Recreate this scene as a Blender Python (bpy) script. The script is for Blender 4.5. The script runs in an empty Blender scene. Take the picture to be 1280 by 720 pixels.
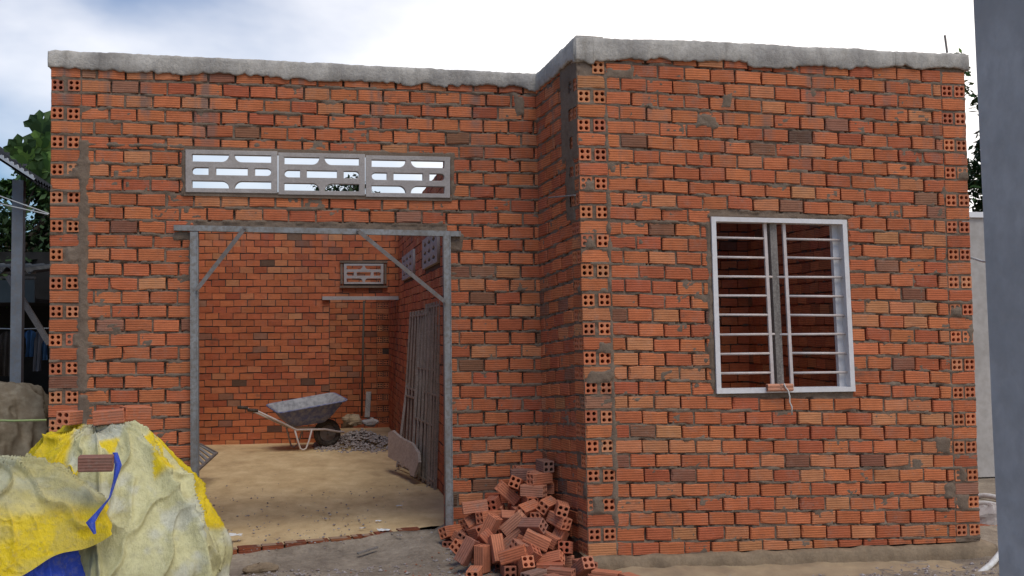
import bpy, math, random
import numpy as np
from mathutils import Vector, Matrix
random.seed(5)
R = math.radians
scene = bpy.context.scene
COL = scene.collection

# ------------------------------------------------------------------ camera
F_PX = 1400.0
CAM_H = 1.58
_a = R(9.93); _p = math.atan(45 / F_PX); _t = -0.006
_f = Vector((math.sin(_a) * math.cos(_p), math.cos(_a) * math.cos(_p), math.sin(_p)))
_r0 = Vector((math.cos(_a), -math.sin(_a), 0)); _u0 = _r0.cross(_f)
_r = _r0 * math.cos(_t) + _u0 * math.sin(_t); _u = -_r0 * math.sin(_t) + _u0 * math.cos(_t)
cd = bpy.data.cameras.new('camera'); cam = bpy.data.objects.new('camera', cd); COL.objects.link(cam)
m = Matrix((( _r.x, _u.x, -_f.x, 0), (_r.y, _u.y, -_f.y, 0), (_r.z, _u.z, -_f.z, CAM_H), (0, 0, 0, 1)))
cam.matrix_world = m
cd.sensor_width = 36; cd.lens = 36 * F_PX / 1280; cd.clip_start = 0.05; cd.clip_end = 2000
scene.camera = cam

def ray(px, py):
    return _f + _r * ((px - 640) / F_PX) - _u * ((py - 360) / F_PX)
def aty(px, py, Y):
    d = ray(px, py); return d * (Y / d.y) + Vector((0, 0, CAM_H))
def atz(px, py, z):
    d = ray(px, py); return d * ((z - CAM_H) / d.z) + Vector((0, 0, CAM_H))

# ------------------------------------------------------------------ noise
_rs = np.random.RandomState(11)
_T = _rs.rand(256, 256)
def vn(x, y, s=0):
    x = np.asarray(x, float) + s * 17.31; y = np.asarray(y, float) + s * 9.17
    xi = np.floor(x).astype(int); yi = np.floor(y).astype(int)
    fx = x - xi; fy = y - yi; fx = fx * fx * (3 - 2 * fx); fy = fy * fy * (3 - 2 * fy)
    a = _T[xi & 255, yi & 255]; b = _T[(xi + 1) & 255, yi & 255]
    c = _T[xi & 255, (yi + 1) & 255]; d = _T[(xi + 1) & 255, (yi + 1) & 255]
    return (a * (1 - fx) + b * fx) * (1 - fy) + (c * (1 - fx) + d * fx) * fy
def fbm(x, y, s=0, o=3):
    t = 0; w = 0; a = 1
    for i in range(o):
        t = t + a * vn(np.asarray(x) * 2 ** i, np.asarray(y) * 2 ** i, s + i * 3); w += a; a *= .5
    return t / w
def sst(a, b, x):
    t = np.clip((x - a) / (b - a), 0, 1); return t * t * (3 - 2 * t)

# ------------------------------------------------------------------ materials
class NT:
    def __init__(s, name):
        s.m = bpy.data.materials.new(name); s.m.use_nodes = True; s.t = s.m.node_tree
        s.b = s.t.nodes['Principled BSDF']
        s.b.inputs['Specular IOR Level'].default_value = .25
    def n(s, typ, **kw):
        nd = s.t.nodes.new(typ)
        for k, v in kw.items():
            if k.startswith('i_'):
                nd.inputs[k[2:].replace('_', ' ')].default_value = v
            else: setattr(nd, k, v)
        return nd
    def l(s, a, b): s.t.links.new(a, b)
    def coord(s): return s.n('ShaderNodeTexCoord').outputs['Object']
    def noise(s, sc, det=4, rough=.6, vec=None, scale3=None):
        v = vec or s.coord()
        if scale3:
            mp = s.n('ShaderNodeMapping'); mp.inputs['Scale'].default_value = scale3; s.l(v, mp.inputs[0]); v = mp.outputs[0]
        nd = s.n('ShaderNodeTexNoise'); nd.inputs['Scale'].default_value = sc
        nd.inputs['Detail'].default_value = det; nd.inputs['Roughness'].default_value = rough
        s.l(v, nd.inputs['Vector']); return nd.outputs[0]
    def ramp(s, fac, stops):
        nd = s.n('ShaderNodeValToRGB'); e = nd.color_ramp.elements
        while len(e) < len(stops): e.new(.5)
        for el, (p, c) in zip(e, stops):
            el.position = p; el.color = (c[0], c[1], c[2], 1) if hasattr(c, '__len__') else (c, c, c, 1)
        s.l(fac, nd.inputs[0]); return nd.outputs[0]
    def mix(s, fac, a, b, mode='MIX'):
        nd = s.n('ShaderNodeMix', data_type='RGBA', blend_type=mode)
        for i, v in ((0, fac), (6, a), (7, b)):
            if hasattr(v, 'links'): s.l(v, nd.inputs[i])
            elif hasattr(v, '__len__'): nd.inputs[i].default_value = (v[0], v[1], v[2], 1)
            else: nd.inputs[i].default_value = v
        return nd.outputs[2]
    def math(s, op, a, b=0):
        nd = s.n('ShaderNodeMath', operation=op)
        for i, v in ((0, a), (1, b)):
            if hasattr(v, 'links'): s.l(v, nd.inputs[i])
            else: nd.inputs[i].default_value = v
        return nd.outputs[0]
    def bump(s, h, strength=.5, dist=.01, prev=None):
        nd = s.n('ShaderNodeBump'); nd.inputs['Strength'].default_value = strength; nd.inputs['Distance'].default_value = dist
        s.l(h, nd.inputs['Height'])
        if prev: s.l(prev, nd.inputs['Normal'])
        return nd.outputs[0]
    def done(s, col=None, rough=.9, bump=None, metal=0):
        if col is not None:
            if hasattr(col, 'links'): s.l(col, s.b.inputs['Base Color'])
            else: s.b.inputs['Base Color'].default_value = (*col, 1)
        if hasattr(rough, 'links'): s.l(rough, s.b.inputs['Roughness'])
        else: s.b.inputs['Roughness'].default_value = rough
        s.b.inputs['Metallic'].default_value = metal
        if bump: s.l(bump, s.b.inputs['Normal'])
        return s.m

def mat_brick(name, loose=False, dust=.5):
    t = NT(name)
    at = t.n('ShaderNodeAttribute', attribute_name='bt')      # local length, local height, random
    sx = t.n('ShaderNodeSeparateXYZ'); t.l(at.outputs['Vector'], sx.inputs[0])
    if loose:
        oi = t.n('ShaderNodeObjectInfo')
        base = t.ramp(oi.outputs['Random'], [(0, (.46, .155, .076)), (.22, (.52, .20, .11)), (.42, (.36, .105, .056)), (.58, (.50, .25, .16)), (.70, (.45, .145, .072)),
                                             (.80, (.20, .15, .125)), (.86, (.36, .11, .06)), (.95, (.25, .11, .075)), (1, (.40, .14, .08))])
    else:
        base = t.n('ShaderNodeAttribute', attribute_name='bcol').outputs['Color']
    n1 = t.noise(14, 5, .65); n2 = t.noise(90, 3, .7)
    c = t.mix(t.ramp(n1, [(.35, 0), (.75, .5)]), base, (.62, .60, .58), 'MULTIPLY')
    c = t.mix(t.ramp(n2, [(.3, 0), (.7, .45)]), c, (1.35, 1.2, 1.1), 'MULTIPLY')
    # extrusion grooves along the brick, their shade and highlights painted into the colour
    g = t.math('MULTIPLY', sx.outputs[1], 2 * math.pi / .0165)
    g = t.math('SINE', g); g = t.math('MULTIPLY_ADD', g, .5); t.t.nodes[-1].inputs[2].default_value = .5
    streak = t.noise(1.0, 3, .7, at.outputs['Vector'], (9, 330, 40))
    gg = t.math('MULTIPLY', g, .55)
    hsum = t.math('ADD', gg, streak)
    c = t.mix(t.ramp(hsum, [(.30, 1), (.70, 0)]), c, (.46, .35, .30), 'MULTIPLY')
    c = t.mix(t.ramp(hsum, [(.85, 0), (1.15, .5)]), c, (1.3, 1.25, 1.2), 'MULTIPLY')
    s1 = t.noise(2.6, 5, .62, None, (1, 1, 1.5)); s2 = t.noise(11, 4, .7)
    sm_ = t.math('MULTIPLY', t.ramp(s1, [(.60, 0), (.72, 1)]), t.ramp(s2, [(.40, 0), (.62, .7)]))
    c = t.mix(sm_, c, (.135, .078, .055))
    # cement water that ran down from the poured beam (a stain on the bricks, near the top only)
    ob = t.n('ShaderNodeSeparateXYZ'); t.l(t.coord(), ob.inputs[0])
    if not loose:
        hgt = t.ramp(t.math('DIVIDE', ob.outputs[2], 4.0), [(.55, 0), (.70, .45), (.86, 1)])
        ds = t.noise(1.0, 4, .6, None, (7, 7, .55)); db = t.noise(3.2, 4, .65)
        dm0 = t.math('MULTIPLY', t.math('MULTIPLY', t.ramp(ds, [(.52, 0), (.64, .85)]), hgt), t.ramp(db, [(.42, 0), (.58, 1)]))
        c = t.mix(dm0, c, (.17, .135, .115))
    # cement dust left on the faces
    d1 = t.noise(5.5, 6, .72); d2 = t.noise(38, 4, .7)
    dm = t.math('MULTIPLY', t.ramp(d1, [(.50, 0), (.72, 1)]), t.ramp(d2, [(.38, 0), (.66, 1)]))
    dm = t.math('MULTIPLY', dm, dust)
    c = t.mix(dm, c, (.30, .245, .20))
    b = t.bump(hsum, .55, .004); b = t.bump(n2, .5, .003, b)
    return t.done(c, .92, b)

def mat_mortar(name, ca, cb, sc=1.0, bstr=.8):
    t = NT(name)
    n1 = t.noise(6 * sc, 6, .7); n2 = t.noise(70 * sc, 4, .7); n3 = t.noise(1.5, 3, .6)
    c = t.mix(t.ramp(n1, [(.3, 0), (.7, 1)]), ca, cb)
    c = t.mix(t.ramp(n2, [(.3, 0), (.62, .55)]), c, (.72, .69, .66), 'MULTIPLY')
    c = t.mix(t.ramp(n3, [(.35, 0), (.7, .5)]), c, (.75, .72, .70), 'MULTIPLY')
    b = t.bump(n2, bstr, .006); b = t.bump(n1, .4, .02, b)
    return t.done(c, .95, b)

def mat_plain(name, col, rough=.6, metal=0, var=.35, sc=12, bumpd=.002, dirt=None, dirtamt=.6, stretch=None):
    t = NT(name)
    n1 = t.noise(sc, 5, .65, None, stretch); n2 = t.noise(sc * 6, 3, .6)
    dk = tuple(v * (1 - var) for v in col)
    c = t.mix(t.ramp(n1, [(.3, 0), (.7, 1)]), col, dk)
    if dirt:
        c = t.mix(t.math('MULTIPLY', t.ramp(n2, [(.42, 0), (.68, 1)]), dirtamt), c, dirt)
    b = t.bump(n2, .4, bumpd)
    return t.done(c, t.ramp(n1, [(.3, max(rough - .12, .05)), (.7, min(rough + .12, 1))]), b, metal)

M = {}
M['brick'] = mat_brick('fired_clay_brick', dust=.45)
M['brick_far'] = mat_brick('fired_clay_brick_dusty', dust=.35)
M['brick_loose'] = mat_brick('loose_clay_brick', True, .75)
M['mortar'] = mat_mortar('brown_grey_mortar', (.26, .195, .142), (.175, .125, .088))
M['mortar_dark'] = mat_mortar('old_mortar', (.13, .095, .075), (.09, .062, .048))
t = NT('cast_concrete')
n1 = t.noise(5, 7, .75); n2 = t.noise(45, 5, .75); n3 = t.noise(2.4, 4, .6, None, (1, 1, .35)); n4 = t.noise(150, 2, .6)
c = t.mix(t.ramp(n1, [(.36, 0), (.62, 1)]), (.60, .555, .485), (.42, .385, .335))
c = t.mix(t.ramp(n2, [(.40, 0), (.60, .35)]), c, (.62, .60, .58), 'MULTIPLY')
c = t.mix(t.ramp(n3, [(.45, 0), (.62, .8)]), c, (.62, .62, .64), 'MULTIPLY')
c = t.mix(t.ramp(n2, [(.64, 0), (.72, .35)]), c, (.70, .67, .62))
vs = t.noise(1.0, 5, .7, None, (11, 11, 1.5)); c = t.mix(t.ramp(vs, [(.52, 0), (.70, .4)]), c, (.52, .50, .47), 'MULTIPLY')
sx_ = t.n('ShaderNodeSeparateXYZ'); t.l(t.coord(), sx_.inputs[0])
bj = t.math('PINGPONG', t.math('ADD', sx_.outputs[0], .37), 1.13); c = t.mix(t.math('MULTIPLY', t.math('LESS_THAN', bj, .003), .35), c, (.45, .43, .40), 'MULTIPLY')
M['beam'] = t.done(c, .95, t.bump(n4, .4, .003, t.bump(n2, .8, .010, t.bump(n1, .5, .02))))
M['plinth'] = mat_mortar('rough_render', (.36, .27, .175), (.19, .14, .092), .7, 1.0)
M['vent'] = mat_mortar('precast_concrete', (.50, .46, .43), (.40, .36, .33), 1.2, .35)
M['galv'] = mat_plain('galvanised_steel', (.36, .355, .34), .6, .35, .4, 7, .001, (.20, .165, .13), .75, (1, 1, .3))
M['rust'] = mat_plain('rusty_brown_steel', (.31, .25, .21), .8, 0, .45, 14, .001, (.44, .37, .31), .6)
M['steel'] = mat_plain('dull_steel', (.27, .245, .225), .6, .4, .4, 10, .001, (.20, .13, .09), .6)
M['white'] = mat_plain('white_painted_steel', (.74, .71, .69), .5, 0, .12, 5, .0005, (.50, .43, .38), .25)
M['whitebar'] = mat_plain('pinkish_primed_bar', (.64, .56, .52), .55, 0, .2, 6, .0005, (.40, .29, .24), .3)
M['wood'] = mat_plain('grey_timber', (.23, .20, .175), .85, 0, .45, 14, .004, (.35, .32, .28), .5, (1, 1, .15))
M['pole'] = mat_plain('grey_blue_plaster', (.58, .555, .53), .85, 0, .35, 2.2, .012, (.40, .38, .36), .6)
M['whitewall'] = mat_plain('pale_render', (.50, .47, .43), .9, 0, .25, 2, .004, (.32, .29, .25), .5)
M['cap'] = mat_plain('white_coping', (.8, .8, .78), .7, 0, .1, 4, .002)
M['pvc'] = mat_plain('white_plastic_pipe', (.72, .70, .66), .45, 0, .12, 6, .001, (.42, .36, .28), .5)
M['tin_dark'] = mat_plain('dark_roof_sheet', (.028, .03, .034), .6, .2, .4, 5, .002)
M['tin_pale'] = mat_plain('pale_roof_sheet', (.55, .58, .60), .5, .2, .25, 4, .002)
M['tin_grey'] = mat_plain('grey_roof_sheet', (.20, .22, .22), .6, .1, .3, 5, .002)
M['fascia'] = mat_plain('grey_green_board', (.11, .13, .125), .8, 0, .2, 3, .003)
M['darkwall'] = mat_plain('shade_dark_wall', (.03, .028, .026), .9, 0, .4, 3, .003)  # near-black colour stands in for the shade inside the shed
M['postpaint'] = mat_plain('blue_grey_post', (.24, .26, .28), .6, .1, .3, 6, .002, (.22, .17, .13), .35)
M['brown_tarp'] = mat_plain('brown_canvas', (.20, .155, .10), .85, 0, .35, 3, .003, (.34, .29, .20), .4)
M['cord'] = mat_plain('green_cord', (.30, .38, .15), .7, 0, .2)
M['rope'] = mat_plain('white_rope', (.62, .60, .55), .8, 0, .2)
M['wire'] = mat_plain('white_cable', (.55, .55, .52), .6, 0, .1)
M['rubber'] = mat_plain('dusty_rubber', (.06, .05, .042), .9, 0, .3, 10, .002, (.16, .13, .10), .6)
M['tray'] = mat_plain('blue_barrow_paint', (.13, .15, .30), .6, 0, .3, 3, .001, (.34, .33, .34), .7)
M['trayin'] = mat_plain('cement_coated_tray', (.38, .375, .37), .7, 0, .3, 2.5, .003, (.10, .10, .11), .6)
M['chip'] = mat_plain('broken_rubble', (.26, .20, .17), .95, 0, .45, 9, .006, (.50, .47, .45), .75)
M['paper'] = mat_plain('white_scrap', (.75, .74, .71), .8, 0, .1)
M['slab'] = mat_plain('mortar_caked_board', (.50, .40, .33), .9, 0, .25, 7, .006, (.24, .19, .16), .6)
M['cloth_blue'] = mat_plain('blue_cloth', (.05, .13, .27), .9, 0, .3)
M['cloth_grey'] = mat_plain('pale_cloth', (.16, .17, .20), .9, 0, .3)
M['cloth_dark'] = mat_plain('patterned_cloth', (.06, .045, .04), .9, 0, .5, 30, .002, (.13, .10, .06), .8)
M['tilecol'] = mat_plain('clay_tile', (.40, .16, .085), .9, 0, .3)

# ground + floor
t = NT('packed_dirt')
n1 = t.noise(1.6, 7, .7); n2 = t.noise(22, 5, .75); n3 = t.noise(130, 3, .7)
c = t.ramp(n1, [(.30, (.20, .155, .115)), (.45, (.31, .25, .185)), (.60, (.41, .335, .25)), (.75, (.52, .42, .29))])
c = t.mix(t.ramp(n2, [(.35, 0), (.68, .7)]), c, (.50, .47, .44), 'MULTIPLY')
c = t.mix(t.ramp(n3, [(.62, 0), (.72, .8)]), c, (.46, .42, .38))
M['dirt'] = t.done(c, .95, t.bump(n3, .7, .006, t.bump(n2, .8, .02)))
t = NT('sandy_floor')
n1 = t.noise(2.2, 9, .72, None, (1, .55, 1)); n2 = t.noise(7, 7, .75, None, (1, .5, 1)); n3 = t.noise(110, 3, .7)
c = t.ramp(n1, [(.28, (.45, .31, .16)), (.48, (.62, .45, .235)), (.66, (.74, .56, .31))])
c = t.mix(t.ramp(n2, [(.4, 0), (.72, .6)]), c, (.66, .60, .54), 'MULTIPLY')
c = t.mix(t.ramp(n3, [(.60, 0), (.72, .5)]), c, (.30, .23, .16))
M['floor'] = t.done(c, .92, t.bump(n3, .5, .004, t.bump(n2, .4, .01)))
t = NT('yellow_sand')
n1 = t.noise(3, 5, .6); n3 = t.noise(120, 3, .7)
c = t.ramp(n1, [(.3, (.27, .195, .125)), (.7, (.42, .315, .19))])
M['sand'] = t.done(c, .95, t.bump(n3, .7, .006))

# woven tarpaulins: the vertex colour holds the print's own yellow / faded white patches
def mat_tarp(name, fixed=None):
    t = NT(name)
    if fixed: base = t.mix(0.0, fixed, fixed)
    else: base = t.n('ShaderNodeAttribute', attribute_name='bcol').outputs['Color']
    n1 = t.noise(6, 6, .75); n2 = t.noise(30, 4, .7); n3 = t.noise(2.2, 5, .7)
    c = t.mix(t.ramp(n1, [(.42, 0), (.66, .6)]), base, (.70, .68, .60), 'MULTIPLY')
    c = t.mix(t.ramp(n2, [(.50, 0), (.70, .35)]), c, (.28, .25, .17))
    n6 = t.noise(14, 5, .8, None, (1, 1, .45)); c = t.mix(t.ramp(n6, [(.52, 0), (.60, .3)]), c, (.62, .60, .50), 'MULTIPLY')
    b = t.bump(n2, .6, .006); b = t.bump(n6, .8, .02, b)
    return t.done(c, .5, b)
M['tarp'] = mat_tarp('faded_tarpaulin'); M['tarp_blue'] = mat_tarp('blue_tarpaulin', (.03, .075, .50))

def mat_leaf(name, a, b_):
    t = NT(name)
    at = t.n('ShaderNodeAttribute', attribute_name='bcol')
    c = t.mix(at.outputs['Fac'], a, b_)
    t.b.inputs['Transmission Weight'].default_value = 0
    return t.done(c, .55)
M['leaf'] = mat_leaf('leaves', (.012, .030, .009), (.06, .115, .026))
M['leaf_light'] = mat_leaf('bright_leaves', (.03, .08, .018), (.15, .26, .05))
M['bark'] = mat_plain('bark', (.09, .07, .05), .9, 0, .4, 12, .01)

# procedural brickwork for the faces nobody sees close up
t = NT('plain_brickwork')
co = t.coord()
g = t.n('ShaderNodeNewGeometry')
bk = t.n('ShaderNodeTexBrick')
cx = t.n('ShaderNodeSeparateXYZ'); t.l(co, cx.inputs[0])
cb = t.n('ShaderNodeCombineXYZ'); t.l(t.math('ADD', cx.outputs[0], cx.outputs[1]), cb.inputs[0]); t.l(cx.outputs[2], cb.inputs[1])
t.l(cb.outputs[0], bk.inputs['Vector'])
for k, v in (('Scale', 1.0), ('Brick Width', .19), ('Row Height', .1), ('Mortar Size', .007), ('Bias', 0)): bk.inputs[k].default_value = v
bk.inputs['Color1'].default_value = (.40, .11, .05, 1); bk.inputs['Color2'].default_value = (.24, .07, .04, 1); bk.inputs['Mortar'].default_value = (.14, .11, .09, 1)
n1 = t.noise(20, 4, .7)
c = t.mix(t.ramp(n1, [(.35, 0), (.7, .5)]), bk.outputs[0], (.6, .55, .5), 'MULTIPLY')
M['brick_plain'] = t.done(c, .92, t.bump(n1, .5, .005))

# ------------------------------------------------------------------ mesh building
class MB:
    def __init__(s): s.v = []; s.f = []; s.c = []; s.t = []
    def add(s, vs, fs, col=None, bt=None):
        o = len(s.v)
        s.v.extend([tuple(p) for p in vs]); s.f.extend([tuple(i + o for i in f) for f in fs])
        n = len(vs)
        s.c.extend([col if col is not None else (.5, .5, .5)] * n if (col is None or not hasattr(col[0], '__len__')) else col)
        s.t.extend(bt if bt is not None else [(0, 0, 0)] * n)
    def box(s, c, size, rot=None, taper=1):
        hx, hy, hz = size[0] / 2, size[1] / 2, size[2] / 2
        P = [Vector((x * (taper if z > 0 else 1), y * (taper if z > 0 else 1), z)) for z in (-hz, hz) for x, y in ((-hx, -hy), (hx, -hy), (hx, hy), (-hx, hy))]
        if rot is not None: P = [rot @ p for p in P]
        c = Vector(c); P = [p + c for p in P]
        s.add(P, [(3, 2, 1, 0), (4, 5, 6, 7), (0, 1, 5, 4), (1, 2, 6, 5), (2, 3, 7, 6), (3, 0, 4, 7)])
    def bar(s, a, b, w, d, up=(0, 0, 1)):
        a = Vector(a); b = Vector(b); z = (b - a); L = z.length; z.normalize()
        x = Vector(up).cross(z)
        if x.length < .05: x = Vector((1, 0, 0)).cross(z)
        x.normalize(); y = z.cross(x)
        rot = Matrix((x, y, z)).transposed()
        s.box((a + b) / 2, (w, d, L), rot)
    def tube(s, pts, r, n=8, cap=True):
        pts = [Vector(p) for p in pts]; rr = r if hasattr(r, '__len__') else [r] * len(pts)
        vs = []; prev = None
        for i, p in enumerate(pts):
            d = (pts[min(i + 1, len(pts) - 1)] - pts[max(i - 1, 0)]).normalized()
            if prev is None:
                x = d.cross(Vector((0, 0, 1)))
                if x.length < .1: x = d.cross(Vector((1, 0, 0)))
            else: x = prev - d * prev.dot(d)
            x.normalize(); prev = x; y = d.cross(x)
            for k in range(n):
                an = 2 * math.pi * k / n; vs.append(p + (x * math.cos(an) + y * math.sin(an)) * rr[i])
        fs = [(i * n + k, i * n + (k + 1) % n, (i + 1) * n + (k + 1) % n, (i + 1) * n + k) for i in range(len(pts) - 1) for k in range(n)]
        if cap: fs += [tuple(range(n))[::-1], tuple((len(pts) - 1) * n + k for k in range(n))]
        s.add(vs, fs)
    def build(s, name, mat, parent=None, smooth=False, attrs=True):
        me = bpy.data.meshes.new(name); me.from_pydata(s.v, [], s.f); me.update()
        if attrs and s.v:
            a = me.attributes.new('bcol', 'FLOAT_COLOR', 'POINT')
            cc = np.ones((len(s.v), 4), np.float32); cc[:, :3] = np.array(s.c, np.float32); a.data.foreach_set('color', cc.ravel())
            a = me.attributes.new('bt', 'FLOAT_VECTOR', 'POINT'); a.data.foreach_set('vector', np.array(s.t, np.float32).ravel())
        if smooth:
            me.polygons.foreach_set('use_smooth', [True] * len(me.polygons))
        me.materials.append(mat)
        o = bpy.data.objects.new(name, me); COL.objects.link(o)
        if parent is not None:
            o.parent = parent
            o.matrix_parent_inverse = parent.matrix_world.inverted() if parent.get('_inv') else Matrix()
        return o

def tag(o, label=None, cat=None, group=None, kind=None):
    if label: o['label'] = label
    if cat: o['category'] = cat
    if group: o['group'] = group
    if kind: o['kind'] = kind
    return o
def empty(name, loc=(0, 0, 0), rz=0):
    o = bpy.data.objects.new(name, None); COL.objects.link(o); o.location = loc; o.rotation_euler = (0, 0, rz)
    o.empty_display_size = .2; return o
def loc_mb(mb, loc):
    mb.v = [(v[0] - loc[0], v[1] - loc[1], v[2] - loc[2]) for v in mb.v]; return mb

# ------------------------------------------------------------------ brick walls, brick by brick
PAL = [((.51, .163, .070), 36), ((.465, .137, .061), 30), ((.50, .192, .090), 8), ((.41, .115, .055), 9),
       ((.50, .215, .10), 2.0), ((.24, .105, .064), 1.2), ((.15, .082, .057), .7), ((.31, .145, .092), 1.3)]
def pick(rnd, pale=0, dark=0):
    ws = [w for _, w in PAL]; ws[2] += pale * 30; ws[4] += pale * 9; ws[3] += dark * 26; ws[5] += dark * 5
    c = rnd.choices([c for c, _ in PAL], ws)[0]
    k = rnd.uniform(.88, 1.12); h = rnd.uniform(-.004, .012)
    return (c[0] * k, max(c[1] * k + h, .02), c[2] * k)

class Frame:
    """a wall face: u runs along it, z up, w out of it towards the viewer; lean shifts it along u with height"""
    def __init__(s, o, d, nrm, lean=0.0):
        s.o = Vector(o); s.d = Vector(d).normalized(); s.n = Vector(nrm).normalized(); s.lean = lean
    def __call__(s, u, z, w): 
        p = s.o + s.d * (u + s.lean * z) + s.n * w; return (p.x, p.y, s.o.z + z)

def brick(mb, fr, u0, u1, za, zb, rnd, col, w=0.0, detail=True, back=-.028):
    """za=(z at u0 bottom, top), zb=(z at u1 bottom, top)"""
    L = u1 - u0; j = .0018
    if detail:
        ts = [0, .34, .68, 1]
        outer = [(u0 + L * t, za[0] + (zb[0] - za[0]) * t) for t in ts] + [(u1, (zb[0] + zb[1]) / 2)] + \
                [(u0 + L * t, za[1] + (zb[1] - za[1]) * t) for t in ts[::-1]] + [(u0, (za[0] + za[1]) / 2)]
        cu, cz = (u0 + u1) / 2, (za[0] + za[1] + zb[0] + zb[1]) / 4
        tx, tz = rnd.uniform(-.0022, .0022), rnd.uniform(-.0018, .0018)
        out = []; inn = []
        for (a, b) in outer:
            cut = rnd.uniform(.0, .0045) if rnd.random() > .08 else rnd.uniform(.006, .014)
            a += rnd.uniform(-j, j); b += rnd.uniform(-j, j)
            out.append((a, b, w - .003 - cut * .7))
            ia = a + (cu - a) / (L / 2) * (.003 + cut); ib = b + (cz - b) / .042 * (.0025 + cut * .8)
            inn.append((ia, ib, w + tx * (a - cu) / (L / 2) + tz * (b - cz) / .04))
        n = len(outer); V = [fr(a, b, back) for a, b, _ in out] + [fr(*p) for p in out] + [fr(*p) for p in inn]
        F = [(i, (i + 1) % n, n + (i + 1) % n, n + i) for i in range(n)] + [(n + i, n + (i + 1) % n, 2 * n + (i + 1) % n, 2 * n + i) for i in range(n)] + [tuple(range(2 * n, 3 * n))]
        rr = rnd.random() * 10
        bt = [(a - u0 + rr, b - za[0], rr) for a, b, _ in out] * 2 + [(a - u0 + rr, b - za[0], rr) for a, b, _ in inn]
    else:
        P = [(u0, za[0]), (u1, zb[0]), (u1, zb[1]), (u0, za[1])]
        P = [(a + rnd.uniform(-j, j), b + rnd.uniform(-j, j)) for a, b in P]
        V = [fr(a, b, back) for a, b in P] + [fr(a, b, w + rnd.uniform(-.001, .001)) for a, b in P]
        F = [(0, 1, 5, 4), (1, 2, 6, 5), (2, 3, 7, 6), (3, 0, 4, 7), (4, 5, 6, 7)]
        rr = rnd.random() * 10
        bt = [(a - u0 + rr, b - za[0], rr) for a, b in P] * 2
    mb.add(V, F, col, bt)

def header(mb, fr, u0, u1, z0, z1, rnd, col, w=0.0, n=12):
    """end of a hollow brick: a face with four round holes running into it"""
    rr = rnd.random() * 10; back = -.028; depth = -.092
    um, zm = (u0 + u1) / 2, (z0 + z1) / 2
    for (a0, a1) in ((u0, um), (um, u1)):
        for (b0, b1) in ((z0, zm), (zm, z1)):
            cx = (a0 + a1) / 2 + (.0012 if a0 == u0 else -.0012); cz = (b0 + b1) / 2 + (.0012 if b0 == z0 else -.0012)
            r = rnd.uniform(.0128, .0142)
            sq = []; ci = []
            for k in range(n):
                an = 2 * math.pi * (k + .5) / n; dx, dz = math.cos(an), math.sin(an)
                s = 1 / max(abs(dx), abs(dz))
                if k % 3 == 1: s = 1 / max(abs(dx), abs(dz))
                sq.append(((a0 + a1) / 2 + dx * s * (a1 - a0) / 2, (b0 + b1) / 2 + dz * s * (b1 - b0) / 2))
                ci.append((cx + dx * r, cz + dz * r))
            # push the sample nearest each corner onto the corner
            for (qx, qz) in ((a0, b0), (a1, b0), (a1, b1), (a0, b1)):
                k = min(range(n), key=lambda i: (sq[i][0] - qx) ** 2 + (sq[i][1] - qz) ** 2); sq[k] = (qx, qz)
            V = [fr(a, b, w) for a, b in sq] + [fr(a, b, w - .001) for a, b in ci] + [fr(a, b, depth) for a, b in ci]
            F = [(i, (i + 1) % n, n + (i + 1) % n, n + i) for i in range(n)] + [(n + i, n + (i + 1) % n, 2 * n + (i + 1) % n, 2 * n + i) for i in range(n)] + [tuple(range(2 * n, 3 * n))]
            mb.add(V, F, col, [(rr, .0036, rr)] * (3 * n))
    P = [(u0, z0), (u1, z0), (u1, z1), (u0, z1)]
    mb.add([fr(a, b, back) for a, b in P] + [fr(a, b, w) for a, b in P], [(0, 1, 5, 4), (1, 2, 6, 5), (2, 3, 7, 6), (3, 0, 4, 7)], col, [(rr, .0036, rr)] * 8)

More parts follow.
